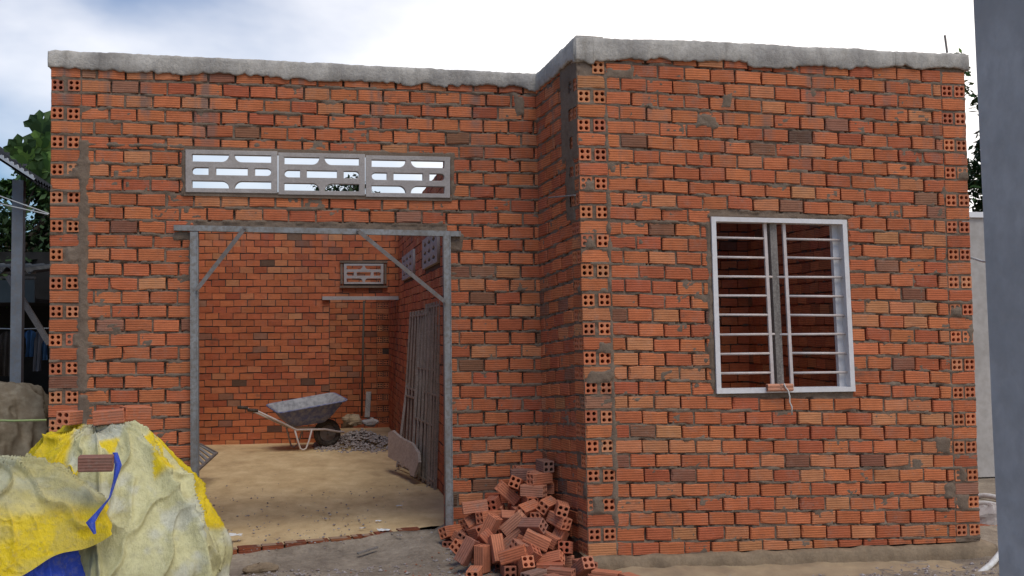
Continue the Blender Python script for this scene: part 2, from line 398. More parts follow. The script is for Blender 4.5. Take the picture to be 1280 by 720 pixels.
def wall_face(fr, u0, u1, zl, zr, k0, k1, seed, pitch=.195, hb=.085, joint=.012, holes=(), quoins=(), patches=(), detail=True,
              clip=None, pale_fn=None, res=.012, smear=.5, zmin=None, zmax=None, gapmin=.02, bk=-.028):
    """returns (bricks MB, mortar MB, quoin MB). zl/zr: functions k -> height of course k at u0 / u1"""
    patches = list(patches); rnd = random.Random(seed); B = MB(); QS = [MB() for _ in quoins]
    L = u1 - u0
    wav = [(rnd.uniform(-.004, .004), rnd.uniform(2, 5), rnd.uniform(0, 6)) for _ in range(60)]
    def zc(k, u):
        t = (u - u0) / L; a, fq, ph = wav[int(k) % 60]
        return zl(k) * (1 - t) + zr(k) * t + a * math.sin(u * fq + ph)
    heads = []; hdr = []
    qspans = [(q[0], q[1]) for q in quoins]
    for k in range(k0, k1 + 1):
        # allowed spans in this course
        spans = [(u0, u1)]
        cut = list(qspans)
        for (a, b, za, zb) in holes:
            zz = zc(k, (a + b) / 2); ov = min(zz + hb / 2, zb) - max(zz - hb / 2, za)
            if ov > hb * .35: cut.append((a, b))
        for (a, b) in cut:
            new = []
            for (s, e) in spans:
                if b <= s or a >= e: new.append((s, e))
                else:
                    if a - s > .03: new.append((s, a))
                    if e - b > .03: new.append((b, e))
            spans = new
        off = (k % 2) * pitch / 2 + rnd.uniform(-.012, .012)
        for (s, e) in spans:
            s_ = s + (.008 if s > u0 + 1e-6 else 0); e_ = e - (.008 if e < u1 - 1e-6 else 0)
            base = s_ if (any(abs(s - q[1]) < 1e-6 for q in qspans)) else u0
            nb = math.floor((s_ - base - off) / pitch) if base == u0 else -1
            x = base + off + nb * pitch
            edge = [s_]
            while x < e_ - .035:
                if x > s_ + .035: edge.append(x + rnd.uniform(-.005, .005))
                x += pitch
            edge.append(e_)
            for i in range(len(edge) - 1):
                a = edge[i] + (joint / 2 if i else 0) + rnd.uniform(-.002, .002); b = edge[i + 1] - (joint / 2 if i < len(edge) - 2 else 0) + rnd.uniform(-.002, .002)
                if b - a < gapmin: continue
                dz = rnd.uniform(-.003, .003); h2 = hb / 2 + rnd.uniform(-.002, .0015)
                rot = rnd.gauss(0, .0025)
                za = (zc(k, a) + dz - h2 - rot, zc(k, a) + dz + h2 - rot); zb = (zc(k, b) + dz - h2 + rot, zc(k, b) + dz + h2 + rot)
                if zmin is not None:
                    if min(za[1], zb[1]) < zmin + .015: continue
                    za = (max(za[0], zmin), za[1]); zb = (max(zb[0], zmin), zb[1])
                if zmax is not None:
                    if max(za[0], zb[0]) > zmax - .012: continue
                    za = (za[0], min(za[1], zmax)); zb = (zb[0], min(zb[1], zmax))
                pl = pale_fn((a + b) / 2, zc(k, a)) if pale_fn else (0, 0)
                col = pick(rnd, *pl)
                brick(B, fr, a, b, za, zb, rnd, col, rnd.uniform(-.004, .003) if detail else rnd.uniform(-.002, .002), detail, bk)
            for x in edge[1:-1]: heads.append((x, k, rnd.random()))
        for Q, (qa, qb, par) in zip(QS, quoins):
            zz = zc(k, (qa + qb) / 2); w = qb - qa
            if zmin is not None and zz < zmin + .02: continue
            if zmax is not None and zz > zmax - .02: continue
            col = pick(rnd)
            if (k + par) % 2 == 0:
                hw = min(.085, w * .44)
                for (a, b) in ((qa + .002, qa + .002 + hw), (qb - .002 - hw, qb - .002)):
                    col = pick(rnd); c2 = (col[0] * .95 + .03, col[1] * .95 + .028, col[2] * .95 + .02); s = rnd.uniform(-.004, .004)
                    if rnd.random() < .035: continue
                    clog = rnd.random() < .10
                    (patches.append((a + s + rnd.choice([0, .035]), b + s + .01, zz - hb / 2 - .01, zz + hb / 2 + rnd.choice([-.03, .01]))) if clog else hdr.append((a + s, b + s, zz - hb / 2, zz + hb / 2))); header(Q, fr, a + s, b + s, zz - hb / 2 + rnd.uniform(-.003, .003), zz + hb / 2 + rnd.uniform(-.003, .003), rnd, c2, rnd.uniform(-.004, .002))
            else:
                s = rnd.uniform(-.004, .004)
                brick(Q, fr, qa + s, qb + s, (zz - hb / 2, zz + hb / 2), (zz - hb / 2, zz + hb / 2), rnd, col, rnd.uniform(-.003, .002), True, bk)
    # mortar as a relief between (and here and there over) the bricks
    Mo = MB()
    zlo = min(zl(k1), zr(k1)) - .05; zhi = max(zl(k0), zr(k0)) + .05
    if zmin is not None: zlo = zmin
    if zmax is not None: zhi = zmax
    nu = max(2, int(L / res)); nz = max(2, int((zhi - zlo) / res))
    us = np.linspace(u0, u1, nu + 1); zs = np.linspace(zlo, zhi, nz + 1)
    U, Z = np.meshgrid(us, zs)
    T = (U - u0) / L
    zA = zl(0) * (1 - T) + zr(0) * T; dd = (zl(0) - zl(1)) * (1 - T) + (zr(0) - zr(1)) * T
    kf = (zA - Z) / dd
    db = np.abs(kf - np.floor(kf) - .5) * dd        # distance to bed joint centre
    W = -.017 + .020 * fbm(U * 22, Z * 34, seed) 
    hm = np.zeros_like(U) 
    for (x, k, r) in heads:
        i0 = max(0, int((x - u0) / L * nu) - 1); i1 = min(nu, i0 + 3)
        zz = zl(k) * (1 - (x - u0) / L) + zr(k) * (x - u0) / L
        j0 = max(0, int((zz - hb / 2 - zlo) / (zhi - zlo) * nz + .6)); j1 = min(nz, int((zz + hb / 2 - zlo) / (zhi - zlo) * nz + .4))
        if j1 > j0: W[j0:j1 + 1, i0:i1 + 1] -= (.026 if r < .62 else .004)
    near = 1 - sst(.006, .017, db)
    n2 = fbm(U * 9, Z * 14, seed + 5); n3 = fbm(U * 2.2, Z * 2.6, seed + 9); n4 = fbm(U * 45, Z * 45, seed + 21, 2)
    sm = near * .46 + n2 * .82 + n3 * .50 + (n4 - .5) * .22 - .04
    thr = 1.27 - smear * .20
    up = sst(thr, thr + .10, sm)
    W = np.where(up > 0, np.maximum(W, -.008 + up * (.011 + .004 * n4)), W)
    for (a, b, c_, d_) in patches:
        rag = (fbm(U * 14, Z * 14, seed + 31) - .5) * .05
        sd = np.minimum(np.minimum(U - a, b - U), np.minimum(Z - c_, d_ - Z)) + rag
        pu = sst(-.002, .012, sd)
        W = np.where(pu > 0, np.maximum(W, -.008 + pu * (.0145 + .007 * (n4 - .5) + .006 * (n2 - .5))), W)
    keep = np.ones((nz, nu), bool); uc = (us[:-1] + us[1:]) / 2; zcn = (zs[:-1] + zs[1:]) / 2
    UC, ZC = np.meshgrid(uc, zcn)
    for (a, b, za, zb) in hdr: keep &= ~((UC > a + .003) & (UC < b - .003) & (ZC > za + .003) & (ZC < zb - .003))
    for (a, b, za, zb) in holes: keep &= ~((UC > a) & (UC < b) & (ZC > za) & (ZC < zb))
    o = np.array(fr.o); d = np.array(fr.d); n_ = np.array(fr.n)
    P = o[None, None, :] + d * (U + fr.lean * Z)[..., None] + n_ * W[..., None]; P[..., 2] = fr.o.z + Z
    idx = np.arange((nz + 1) * (nu + 1)).reshape(nz + 1, nu + 1)
    q = np.stack([idx[:-1, :-1], idx[:-1, 1:], idx[1:, 1:], idx[1:, :-1]], -1)[keep]
    Mo.add(P.reshape(-1, 3).tolist(), q.tolist())
    return B, Mo, QS

def slab(fr, u0, u1, z0, z1, w0, w1, holes=()):
    """solid wall body with rectangular openings"""
    us = sorted({u0, u1} | {v for h in holes for v in h[:2] if u0 < v < u1}); zs = sorted({z0, z1} | {v for h in holes for v in h[2:] if z0 < v < z1})
    solid = lambda i, j: 0 <= i < len(us) - 1 and 0 <= j < len(zs) - 1 and not any(a < (us[i] + us[i + 1]) / 2 < b and c < (zs[j] + zs[j + 1]) / 2 < d for a, b, c, d in holes)
    mb = MB()
    for i in range(len(us) - 1):
        for j in range(len(zs) - 1):
            if not solid(i, j): continue
            a, b, c, d = us[i], us[i + 1], zs[j], zs[j + 1]
            V = [fr(*p) for p in ((a, c, w0), (b, c, w0), (b, d, w0), (a, d, w0), (a, c, w1), (b, c, w1), (b, d, w1), (a, d, w1))]
            F = [(0, 1, 2, 3), (5, 4, 7, 6)]
            if not solid(i - 1, j): F.append((4, 0, 3, 7))
            if not solid(i + 1, j): F.append((1, 5, 6, 2))
            if not solid(i, j - 1): F.append((4, 5, 1, 0))
            if not solid(i, j + 1): F.append((3, 2, 6, 7))
            mb.add(V, F)
    return mb

# ================================================================== THE HOUSE
house = empty('brick_house', (0, 8.4, 0)); tag(house, 'unfinished roofless red brick house with bare hollow-brick walls and concrete top beam', 'house')
def hb_(mb, name, mat, parent=house, smooth=False):
    return loc_mb(mb, (0, 8.4, 0)).build(name, mat, parent, smooth)

# --- left (recessed) front wall, y = 8.4
YL = 8.4
frL = Frame((-1.865, YL, 0), (1, 0, 0), (0, -1, 0), 0.0)
U = lambda x: x + 1.865
door = (U(-.86), U(.965), -.2, 2.285)
vents = (U(-.932), U(.998), 2.545, 2.862)
zlL = lambda k: 3.311 - .1014 * k
zrL = lambda k: 3.287 - .1008 * k
LW = 1.76 + 1.865
patL = [(.19, .262, 1.10, 2.92), (.2, U(-.93), 2.868, 2.905), (U(-.955), U(1.02), 2.845, 2.880), (U(-.958), U(-.925), 2.53, 2.88), (U(.995), U(1.04), 2.53, 2.88),
        (U(-1.02), U(-.85), 2.20, 2.262), (U(.94), U(1.10), 2.12, 2.262), (.2, .27, .35, 1.1), (U(-.905), U(-.855), 1.6, 2.2), (U(.96), U(.995), .0, 2.2),
        (U(1.49), U(1.58), 3.18, 3.34)]
B, Mo, Q = wall_face(frL, 0, LW, zlL, zrL, -1, 33, 101, .195, .084, .014, [door, vents], [(0, .2, 0)], patL, zmin=-.10, zmax=3.44, smear=.8,
                     pale_fn=lambda u, z: (max(0, 1 - z) * .7 if u < 1.2 else 0, 1.0 if u > 2.9 else .15))  # corner shade and brighter pier foot put into the brick colours
hb_(B, 'brickwork', M['brick']); hb_(Mo, 'mortar', M['mortar'], smooth=True); [hb_(q_, 'corner_pillar', M['brick']) for q_ in Q]
hb_(slab(frL, 0, LW, -.12, 3.40, -.10, -.20, [door, vents]), 'wall', M['brick_plain'])

# --- right (projecting) front wall, y = 7.5
YR = 7.5
frR = Frame((1.832, YR, 0), (1, 0, 0), (0, -1, 0), -.0165)
RW = 4.765 - 1.832
uR = lambda x, z: x - 1.832 + .0165 * z
win = (uR(2.748, 1.7), uR(3.775, 1.7), 1.085, 2.32)
zlR = lambda k: 3.358 - .1007 * k
zrR = lambda k: 3.268 - .1003 * k
patR = [(.205, .40, 3.28, 3.36), (.19, .215, .02, 3.3), (win[0] - .03, win[1] + .03, 2.315, 2.345), (win[0] - .04, win[0] + .0, 1.1, 2.3),
        (2.60, 2.72, .62, .74), (2.66, 2.73, .30, .40), (.10, .2, 1.37, 1.45), (.03, .2, 1.17, 1.26), (1.05, 1.12, 3.1, 3.2), (.86, 1.02, 2.96, 3.05)]
B, Mo, Q = wall_face(frR, 0, RW, zlR, zrR, -2, 34, 202, .19, .084, .012, [win], [(0, .2, 0), (RW - .185, RW, 0)], patR, zmin=-.02, zmax=3.47, smear=.65,
                     pale_fn=lambda u, z: (1.0 if (z < 1.5 and u < .9) else .55 if z < 1.2 else 0, .2))  # brighter light low on the wall put in as paler bricks
hb_(B, 'brickwork', M['brick']); hb_(Mo, 'mortar', M['mortar'], smooth=True); [hb_(q_, 'corner_pillar', M['brick']) for q_ in Q]
hb_(slab(frR, 0, RW, -.12, 3.42, -.10, -.20, [win]), 'wall', M['brick_plain'])

# --- return wall between them
pB = Vector((1.708, YL, 0)); pC = Vector((1.832, YR, 0)); dB = (pC - pB); CW = dB.length
frC = Frame(pB, dB, (dB.y, -dB.x, 0), 0)
frC.n = Vector((dB.y, -dB.x, 0)).normalized()
if frC.n.x > 0: frC.n = -frC.n
class FrameLean(Frame):
    def __call__(s, u, z, w):
        p = s.o + s.d * u + s.n * w; return (p.x - .0135 * z * 1.0 , p.y, z)
frC2 = FrameLean(pB, dB, frC.n)
_op = frC2
B, Mo, Q = wall_face(frC2, 0, CW - .006, lambda k: 3.287 - .1008 * k, lambda k: 3.358 - .1007 * k, -1, 33, 303, .2, .084, .012, [], [(CW - .19, CW - .022, 1)],
                     [(.55, .9, 2.72, 3.5), (.62, .80, 2.3, 2.8)], zmin=-.1, zmax=3.44, smear=.6, pale_fn=lambda u, z: (0, .9), res=.014, bk=-.012)  # shade on this side painted in by a darker brick mix
Mo.v = [(x - .0135 * z, y, z) for x, y, z in Mo.v]
hb_(B, 'brickwork', M['brick']); hb_(Mo, 'mortar', M['mortar'], smooth=True); [hb_(q_, 'corner_pillar', M['brick']) for q_ in Q]
hb_(slab(frC2, .0, CW - .05, -.12, 3.40, -.10, -.18), 'wall', M['brick_plain'])

def reveal(fr, h, t=.022, w0=-.022, w1=-.101):
    mb = MB(); a, b, c, d = h
    for (p, q, r_, s_) in ((a - t, a, c, d), (b, b + t, c, d), (a - t, b + t, d, d + t), (a - t, b + t, c - t, c)):
        o_ = slab(fr, p, q, r_, s_, w0, w1); mb.add(o_.v, o_.f)
    return mb
hb_(reveal(frL, door), 'reveal', M['mortar']); hb_(reveal(frL, vents), 'reveal', M['mortar']); hb_(reveal(frR, win), 'reveal', M['mortar'])
# --- concrete ring beam
beam = MB()
def beam_run(a, b, nrm, b0, b1, t0, t1, seed, ra=0, rb=0):
    a = Vector(a); b = Vector(b); L = (b - a).length; n = int(L / .010); d = (b - a) / L; nr = Vector(nrm).normalized()
    rows = []
    for i in range(n + 1):
        s = L * i / n; t = i / n; bo = b0 * (1 - t) + b1 * t; to = t0 * (1 - t) + t1 * t
        jag = (float(fbm(s * 5, 1.3, seed, 4)) - .5) * .065 + (float(fbm(s * 26, 4, seed, 4)) - .5) * .034
        if float(vn(s * 2.1, 9, seed)) > .62: jag -= .018
        tj = (float(fbm(s * 3, 7.3, seed)) - .5) * .022 + (float(fbm(s * 30, 8, seed)) - .5) * .012
        e = min(s, L - s) if (ra and s < L / 2) or (rb and s > L / 2) else 1
        rd = max(0, .03 - e) ** 2 * 22
        prof = [(-.2, bo), (-.004, bo + jag + .006), (.014, bo + jag), (.020, bo + jag + .012), (.022, (bo * .6 + to * .4)), (.018, (bo * .25 + to * .75)), (.014, to - .012 + tj), (.004, to + tj - .002 - rd), (-.09, to + tj + .002 - rd), (-.2, to + tj - rd)]
        row = []
        for q, (w, z) in enumerate(prof):
            ww = w + (0 if q in (0, 9, 8) else (float(fbm(s * 18, z * 22, seed + q)) - .5) * .012)
            p = a + d * s + nr * ww; row.append((p.x, p.y, z))
        rows.append(row)
    m_ = len(rows[0]); V = [p for r in rows for p in r]
    F = [(i * m_ + k, (i + 1) * m_ + k, (i + 1) * m_ + (k + 1) % m_, i * m_ + (k + 1) % m_) for i in range(n) for k in range(m_)]
    F += [tuple(range(m_)), tuple(n * m_ + k for k in range(m_))[::-1]]
    beam.add(V, F)
beam_run((-1.885, YL, 0), (1.72, YL, 0), (0, -1, 0), 3.432, 3.385, 3.562, 3.505, 1, ra=1)
beam_run((1.668, YL + .1, 0), (1.772, YR - .012, 0), (-.9, -.12, 0), 3.385, 3.405, 3.498, 3.568, 2)
beam_run((1.765, YR, 0), (4.735, YR, 0), (0, -1, 0), 3.405, 3.435, 3.57, 3.553, 3, rb=1)
hb_(beam, 'ring_beam', M['beam'], smooth=True)

# --- plinth under the right wall
pl = MB()
a, b = 1.80, 4.86
n = 170; rows = []
for i in range(n + 1):
    t = i / n; x = a + (b - a) * t
    top = -.012 * (1 - t) - .03 * t + (float(fbm(x * 9, 2, 40)) - .5) * .03
    prof = [(.15, top), (-.0, top), (-.035, top - .004), (-.055, top - .02), (-.06, top - .07), (-.065, -.14), (-.07, -.3)]
    rows.append([(x, YR + w + (float(fbm(x * 12, z * 20, 41)) - .5) * .03 * (w < -.03), z) for w, z in prof])
m_ = len(rows[0]); V = [p for r in rows for p in r]
pl.add(V, [(i * m_ + k, (i + 1) * m_ + k, (i + 1) * m_ + k + 1, i * m_ + k + 1) for i in range(n) for k in range(m_ - 1)] + [tuple(n * m_ + k for k in range(m_))])
hb_(pl, 'plinth', M['plinth'], smooth=True)

# --- pierced concrete vent blocks
def poly_curve(name, loops, ext, mat, parent, frame, bev=.003, depthw=0.0):
    cu = bpy.data.curves.new(name, 'CURVE'); cu.dimensions = '2D'; cu.fill_mode = 'BOTH'; cu.extrude = ext; cu.bevel_depth = bev; cu.bevel_resolution = 1
    for lp in loops:
        sp = cu.splines.new('POLY'); sp.points.add(len(lp) - 1)
        for q, (x, y) in zip(sp.points, lp): q.co = (x, y, 0, 1)
        sp.use_cyclic_u = True
    tmp = bpy.data.objects.new('tmp', cu); COL.objects.link(tmp)
    dg = bpy.context.evaluated_depsgraph_get(); me = bpy.data.meshes.new_from_object(tmp.evaluated_get(dg))
    bpy.data.objects.remove(tmp)
    for v in me.vertices: v.co = Vector(frame(v.co.x, v.co.y, v.co.z + depthw))
    me.name = name; me.materials.clear(); me.materials.append(mat)
    o = bpy.data.objects.new(name, me); COL.objects.link(o); o.parent = parent; return o
def arc(cx, cy, r, a0, a1, n=6, ry=None):
    ry = ry or r
    return [(cx + r * math.cos(R(a0 + (a1 - a0) * i / n)), cy + ry * math.sin(R(a0 + (a1 - a0) * i / n))) for i in range(n + 1)]
def vent_loops(w, h):
    m_ = .035 * w / .62; fx = w * .06; ty = h * .085
    x0, x1 = fx, w - fx; cx = w / 2
    hh = (h - 2 * ty); row = hh * .235; gp = (hh - 3 * row) / 2
    y1 = h - ty - row; y2 = y1 - gp - row; y3 = ty
    loops = [[(0, 0), (w, 0), (w, h), (0, h)]]
    r = row * .95
    # top row: two slots whose inner lower corners are rounded; bottom row mirrored
    loops.append([(x0, y1), (cx - w * .11, y1)] + arc(cx - w * .11, y1 + row, w * .085, -90, 0, 6, row) + [(x0, y1 + row)])
    loops.append([(x1, y1 + row)] + arc(cx + w * .11, y1 + row, w * .085, 180, 270, 6, row) + [(x1, y1)])
    loops.append([(x0, y3), (cx - w * .025, y3)] + arc(cx - w * .11, y3, w * .085, 0, 90, 6, row) + [(x0, y3 + row)])
    loops.append([(x1, y3 + row)] + arc(cx + w * .11, y3, w * .085, 90, 180, 6, row) + [(x1, y3)])
    rr = row / 2; a_, b_ = x0 + w * .19, x0 + w * .26; c_, d_ = w - b_, w - a_
    loops.append(arc(x0 + rr, y2 + rr, rr, 90, 270, 6) + [(a_, y2), (a_, y2 + row)])
    loops.append([(b_, y2), (c_, y2), (c_, y2 + row), (b_, y2 + row)])
    loops.append(arc(x1 - rr, y2 + rr, rr, -90, 90, 6) + [(d_, y2 + row), (d_, y2)])
    return loops
vx = [(-.930, -.283), (-.270, .357), (.369, .996)]
for i, (xa, xb) in enumerate(vx):
    zb = 2.553 - i * .008; h = 2.858 - 2.553
    fr = lambda x, y, z, xa=xa, zb=zb: (xa + x, z * -1 + .0, zb + y)
    o = poly_curve('vent_block', vent_loops(xb - xa, h), .028, M['vent'], house, lambda x, y, z, xa=xa, zb=zb: (xa + x, .012 - z, zb + y))
# thin edging around the vent row
e = MB()
for (a_, b_) in (((-.945, 2.868), (1.012, 2.845)), ((-.945, 2.546), (1.012, 2.530))):
    e.bar((a_[0], YL + .0, a_[1]), (b_[0], YL + .0, b_[1]), .02, .04)
hb_(e, 'vent_surround', M['mortar'])

# --- door opening: galvanised lintel, jambs and diagonal braces
mb = MB()
za, zb_ = 2.290, 2.262
for (dz, th, w) in ((0, .048, .05),):
    mb.bar((-1.012, YL - .012, za), (1.075, YL - .012, zb_), .05, .040)
hb_(mb, 'lintel', M['galv'])
mb = MB(); mb.bar((-.010, YL + .035, 2.262), (.0, YL + .035, 2.262), .01, .01)
def channel(a, b, w, d, th=.004):
    """steel channel seen from outside: web and two flanges"""
    mb = MB(); a = Vector(a); b = Vector(b)
    mb.bar(a, b, w, th, (0, 1, 0))
    for s in (-1, 1):
        off = Vector((s * (w / 2 - th / 2), d / 2, 0)); mb.bar(a + off, b + off, th, d, (0, 1, 0))
    return mb
for (xa, xb, z0) in ((-.878, -.915, -.1), (.962, .925, .05)):
    j = MB(); j.bar((xa + .02, YL - .0, z0), (xb + .045, YL - .0, 2.262), .054, .075, (0, 1, 0))
    j.bar((xa - .004, YL - .041, z0), (xb + .021, YL - .041, 2.262), .006, .006, (0, 1, 0)); j.bar((xa + .044, YL - .041, z0), (xb + .069, YL - .041, 2.262), .006, .006, (0, 1, 0))
    o = hb_(j, 'door_jamb', M['galv'])
for (p, q) in (((306, 285), (246, 362)), ((447, 288), (556, 377))):
    P0 = aty(*p, YL - .055); P1 = aty(*q, YL - .055)
    mb = MB(); mb.bar(P0, P1, .030, .006, (0, 1, 0)); mb.bar(P0 + Vector((0, .01, .012)), P1 + Vector((0, .01, .012)), .005, .022, (0, 1, 0))
    for P in (P0, P1): mb.tube([P + Vector((0, -.012, 0)), P + Vector((0, .01, 0))], .009, 6)
    hb_(mb, 'diagonal_brace', M['steel'])

# --- window with bars
def wpx(px, py, dy=0): return aty(px, py, YR + dy)
TL, TR, BL, BR = wpx(888, 271), wpx(1057, 275), wpx(895, 492), wpx(1068, 489)
def wp(s, t, dy=0):
    """s across 0..1, t down 0..1 in the window's own plane"""
    top = TL.lerp(TR, s); bot = BL.lerp(BR, s); p = top.lerp(bot, t); return Vector((p.x, p.y + dy, p.z))
fm = MB()
def quadbox(P, dy0, dy1):
    V = [(p.x, YR + dy0, p.z) for p in P] + [(p.x, YR + dy1, p.z) for p in P]
    fm.add(V, [(0, 1, 2, 3), (7, 6, 5, 4), (0, 4, 5, 1), (1, 5, 6, 2), (2, 6, 7, 3), (3, 7, 4, 0)])
fw, fh = .033, .026
quadbox([wp(0, fh), wp(1, fh), wp(1, 0), wp(0, 0)], -.018, .10)
quadbox([wp(0, 1), wp(1, 1), wp(1, 1 - fh), wp(0, 1 - fh)], -.020, .10)
quadbox([wp(0, 1 - fh), wp(fw, 1 - fh), wp(fw, fh), wp(0, fh)], -.018, .10)
quadbox([wp(1 - fw, 1 - fh), wp(1, 1 - fh), wp(1, fh), wp(1 - fw, fh)], -.018, .10)
# inner rebate lip
quadbox([wp(fw, 1 - fh), wp(fw + .012, 1 - fh), wp(fw + .012, fh), wp(fw, fh)], .05, .10)
quadbox([wp(1 - fw - .045, 1 - fh), wp(1 - fw, 1 - fh), wp(1 - fw, fh), wp(1 - fw - .045, fh)], .06, .10)
window = hb_(fm, 'window', M['white']); 
def wchild(mb, name, mat, smooth=False):
    o = hb_(mb, name, mat, window, smooth); return o
sL = .405; sR = .545
for (s, nm) in ((sL, 1), (sR, 2)):
    mb = MB(); mb.bar(wp(s, fh, .03), wp(s + .012, 1 - fh, .03), .022, .022); wchild(mb, 'upright_bar', M['whitebar'])
mb = MB(); mb.bar(wp(.465, fh, .05), wp(.475, 1 - fh, .05), .055, .05); wchild(mb, 'timber_prop', M['wood'])
for i in range(8):
    t0 = .115 + i * .1105
    for (s0, s1) in ((fw, sL + .006), (sR + .006, 1 - fw)):
        mb = MB()
        ea = s0; eb = s1 + (.035 if (i in (2, 5) and s0 < .2) else 0)
        if i in (2, 5) and s0 > .2: ea = s0 - .07
        mb.tube([wp(ea, t0 + random.uniform(-.002, .002), .028), wp(eb, t0 + random.uniform(-.002, .002), .028)], .0085, 8); wchild(mb, 'bar', M['whitebar'], True)

# --- interior walls
XR = 1.16         # inner face of the room's right wall
YB = 16.0
hI = .0925
def zi(k): return 3.05 - hI * (k + .5)
# right wall of the room: runs in depth, faces left
frI = Frame((XR, 19.0, 0), (0, -1, 0), (-1, 0, 0))
LI = 19.0 - (YL + .2)
vi = []
for (p, q) in (((505, 322), (519, 352)), ((531, 301), (550, 330))):
    # back-project onto the wall plane x = XR
    def onx(px, py):
        d = ray(px, py); s = XR / d.x; return d * s + Vector((0, 0, CAM_H))
    A = onx(*p); C_ = onx(*q)
    zt = A.z; h = .31
    vi.append((19.0 - A.y, 19.0 - C_.y, zt - h, zt))
IRdoor = []
B, Mo, Q = wall_face(frI, 0, LI, zi, zi, 0, 33, 404, .19, .082, .010, vi, [], [(5.2, 5.6, 1.3, 1.6)], detail=False, res=.05, smear=.25, zmin=-.08, zmax=3.05, pale_fn=lambda u, z: (0, .5))
hb_(B, 'brickwork', M['brick_far']); 
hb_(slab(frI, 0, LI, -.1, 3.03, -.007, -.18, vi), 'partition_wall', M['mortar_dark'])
for (a_, b_, c_, d_) in vi:
    w = (b_ - a_) ; h = d_ - c_
    cells = [[(0, 0), (w, 0), (w, h), (0, h)]]
    for i in range(3):
        for j in range(3):
            x0 = w * (.09 + .29 * i); y0 = h * (.09 + .29 * j); ww = w * .21; hh2 = h * .21
            cells.append([(x0, y0 + hh2 * .5), (x0 + ww * .5, y0), (x0 + ww, y0 + hh2 * .5), (x0 + ww * .5, y0 + hh2)])
    poly_curve('wall_vent', cells, .02, M['vent'], house, lambda x, y, z, a_=a_, c_=c_: (XR - .006 - z, 19.0 - a_ - x - 8.4, c_ + y), .002)

# back wall with a doorway at its right end
xdoor = aty(412, 450, YB).x; zdoor = aty(450, 374, YB).z
frB = Frame((-1.70, YB, 0), (1, 0, 0), (0, -1, 0))
LB = XR + 1.70
A = aty(430, 330, YB); C_ = aty(479, 355, YB)
bv = (A.x + 1.70, C_.x + 1.70, C_.z, A.z)
dr = (xdoor + 1.70, LB + .01, -.3, zdoor)
B, Mo, Q = wall_face(frB, 0, LB, zi, zi, 0, 33, 505, .188, .082, .011, [dr, bv], [], [], detail=False, res=.05, zmin=-.08, zmax=3.05)
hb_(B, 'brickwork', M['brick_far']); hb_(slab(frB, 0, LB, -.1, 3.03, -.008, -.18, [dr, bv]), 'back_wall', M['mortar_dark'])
poly_curve('vent_block', vent_loops(bv[1] - bv[0], bv[3] - bv[2]), .03, M['vent'], house, lambda x, y, z: (A.x + x, YB - 8.4 - z - .01, C_.z + y), .002)
mb = MB(); mb.bar((A.x - .06, YB - .015, A.z + .03), (C_.x + .06, YB - .015, A.z + .03), .05, .03); mb.bar((A.x - .06, YB - .015, C_.z - .04), (C_.x + .06, YB - .015, C_.z - .04), .07, .03)
mb.bar((A.x - .035, YB - .015, C_.z), (A.x - .035, YB - .015, A.z), .05, .03); mb.bar((C_.x + .03, YB - .015, C_.z), (C_.x + .03, YB - .015, A.z), .05, .03)
hb_(mb, 'vent_surround', M['mortar'])
mb = MB(); mb.bar((xdoor - .10, YB - .03, zdoor + .015), (XR - .005, YB - .03, zdoor + .015), .045, .05); hb_(mb, 'lintel', M['vent'])
# wall of the room beyond, ending in a hollow-brick pillar
YF = 18.2
frF = Frame((-1.2, YF, 0), (1, 0, 0), (0, -1, 0))
B, Mo, Q = wall_face(frF, 0, XR + 1.2, zi, zi, 0, 33, 606, .188, .082, .011, [], [(XR + 1.2 - .19, XR + 1.2, 0)], [], detail=False, res=.05, zmin=-.08, zmax=3.05, pale_fn=lambda u, z: (.2, .6))
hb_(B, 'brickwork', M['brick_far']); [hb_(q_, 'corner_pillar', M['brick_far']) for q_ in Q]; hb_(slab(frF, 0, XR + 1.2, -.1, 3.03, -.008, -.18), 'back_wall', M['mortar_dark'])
# side rooms and outer walls
for (fr, L_, nm) in ((Frame((-1.68, 8.6, 0), (0, 1, 0), (1, 0, 0)), 9.7, 'side_wall'), (Frame((4.74, 7.7, 0), (0, 1, 0), (1, 0, 0)), 11.2, 'side_wall')):
    if fr.o.x > 0:
        pass
    hb_(slab(fr, 0, L_, -.12, 3.05 if fr.o.x < 0 else 3.35, 0, -.18), nm, M['brick_plain'])
# room behind the barred window
XW = 4.55; YW = 11.35
frW = Frame((XW, YW, 0), (0, -1, 0), (-1, 0, 0)); zk = lambda k: 3.30 - .1 * k
B, Mo, Q = wall_face(frW, 0, YW - 7.72, zk, zk, -1, 33, 707, .19, .086, .011, [], [], [], detail=False, res=.03, zmin=-.1, zmax=3.3, smear=.4, pale_fn=lambda u, z: (0, 1.0))  # darker brick mix paints in the shade of this room
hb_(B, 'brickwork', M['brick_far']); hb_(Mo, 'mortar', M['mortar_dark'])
frW2 = Frame((1.3, YW, 0), (1, 0, 0), (0, -1, 0))
B, Mo, Q = wall_face(frW2, 0, XW - 1.3, zk, zk, -1, 33, 808, .19, .086, .011, [], [], [], detail=False, res=.03, zmin=-.1, zmax=3.3, smear=.4, pale_fn=lambda u, z: (0, 1.2))  # the room's shade is in these brick colours too
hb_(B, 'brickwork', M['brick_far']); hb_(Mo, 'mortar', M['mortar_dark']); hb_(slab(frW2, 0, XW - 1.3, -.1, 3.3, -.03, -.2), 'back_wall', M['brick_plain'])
mb = MB(); V = []; nn = 240
for (y, z, off) in ((10.2, 3.30, 0), (11.5, 3.30, 0), (10.2, 3.29, 0), (11.5, 3.29, 0)):
    for i in range(nn + 1):
        x = 1.80 + 2.75 * i / nn; V.append((x, y, z + .012 * math.sin(x * 2 * math.pi / .09)))
n_ = nn + 1
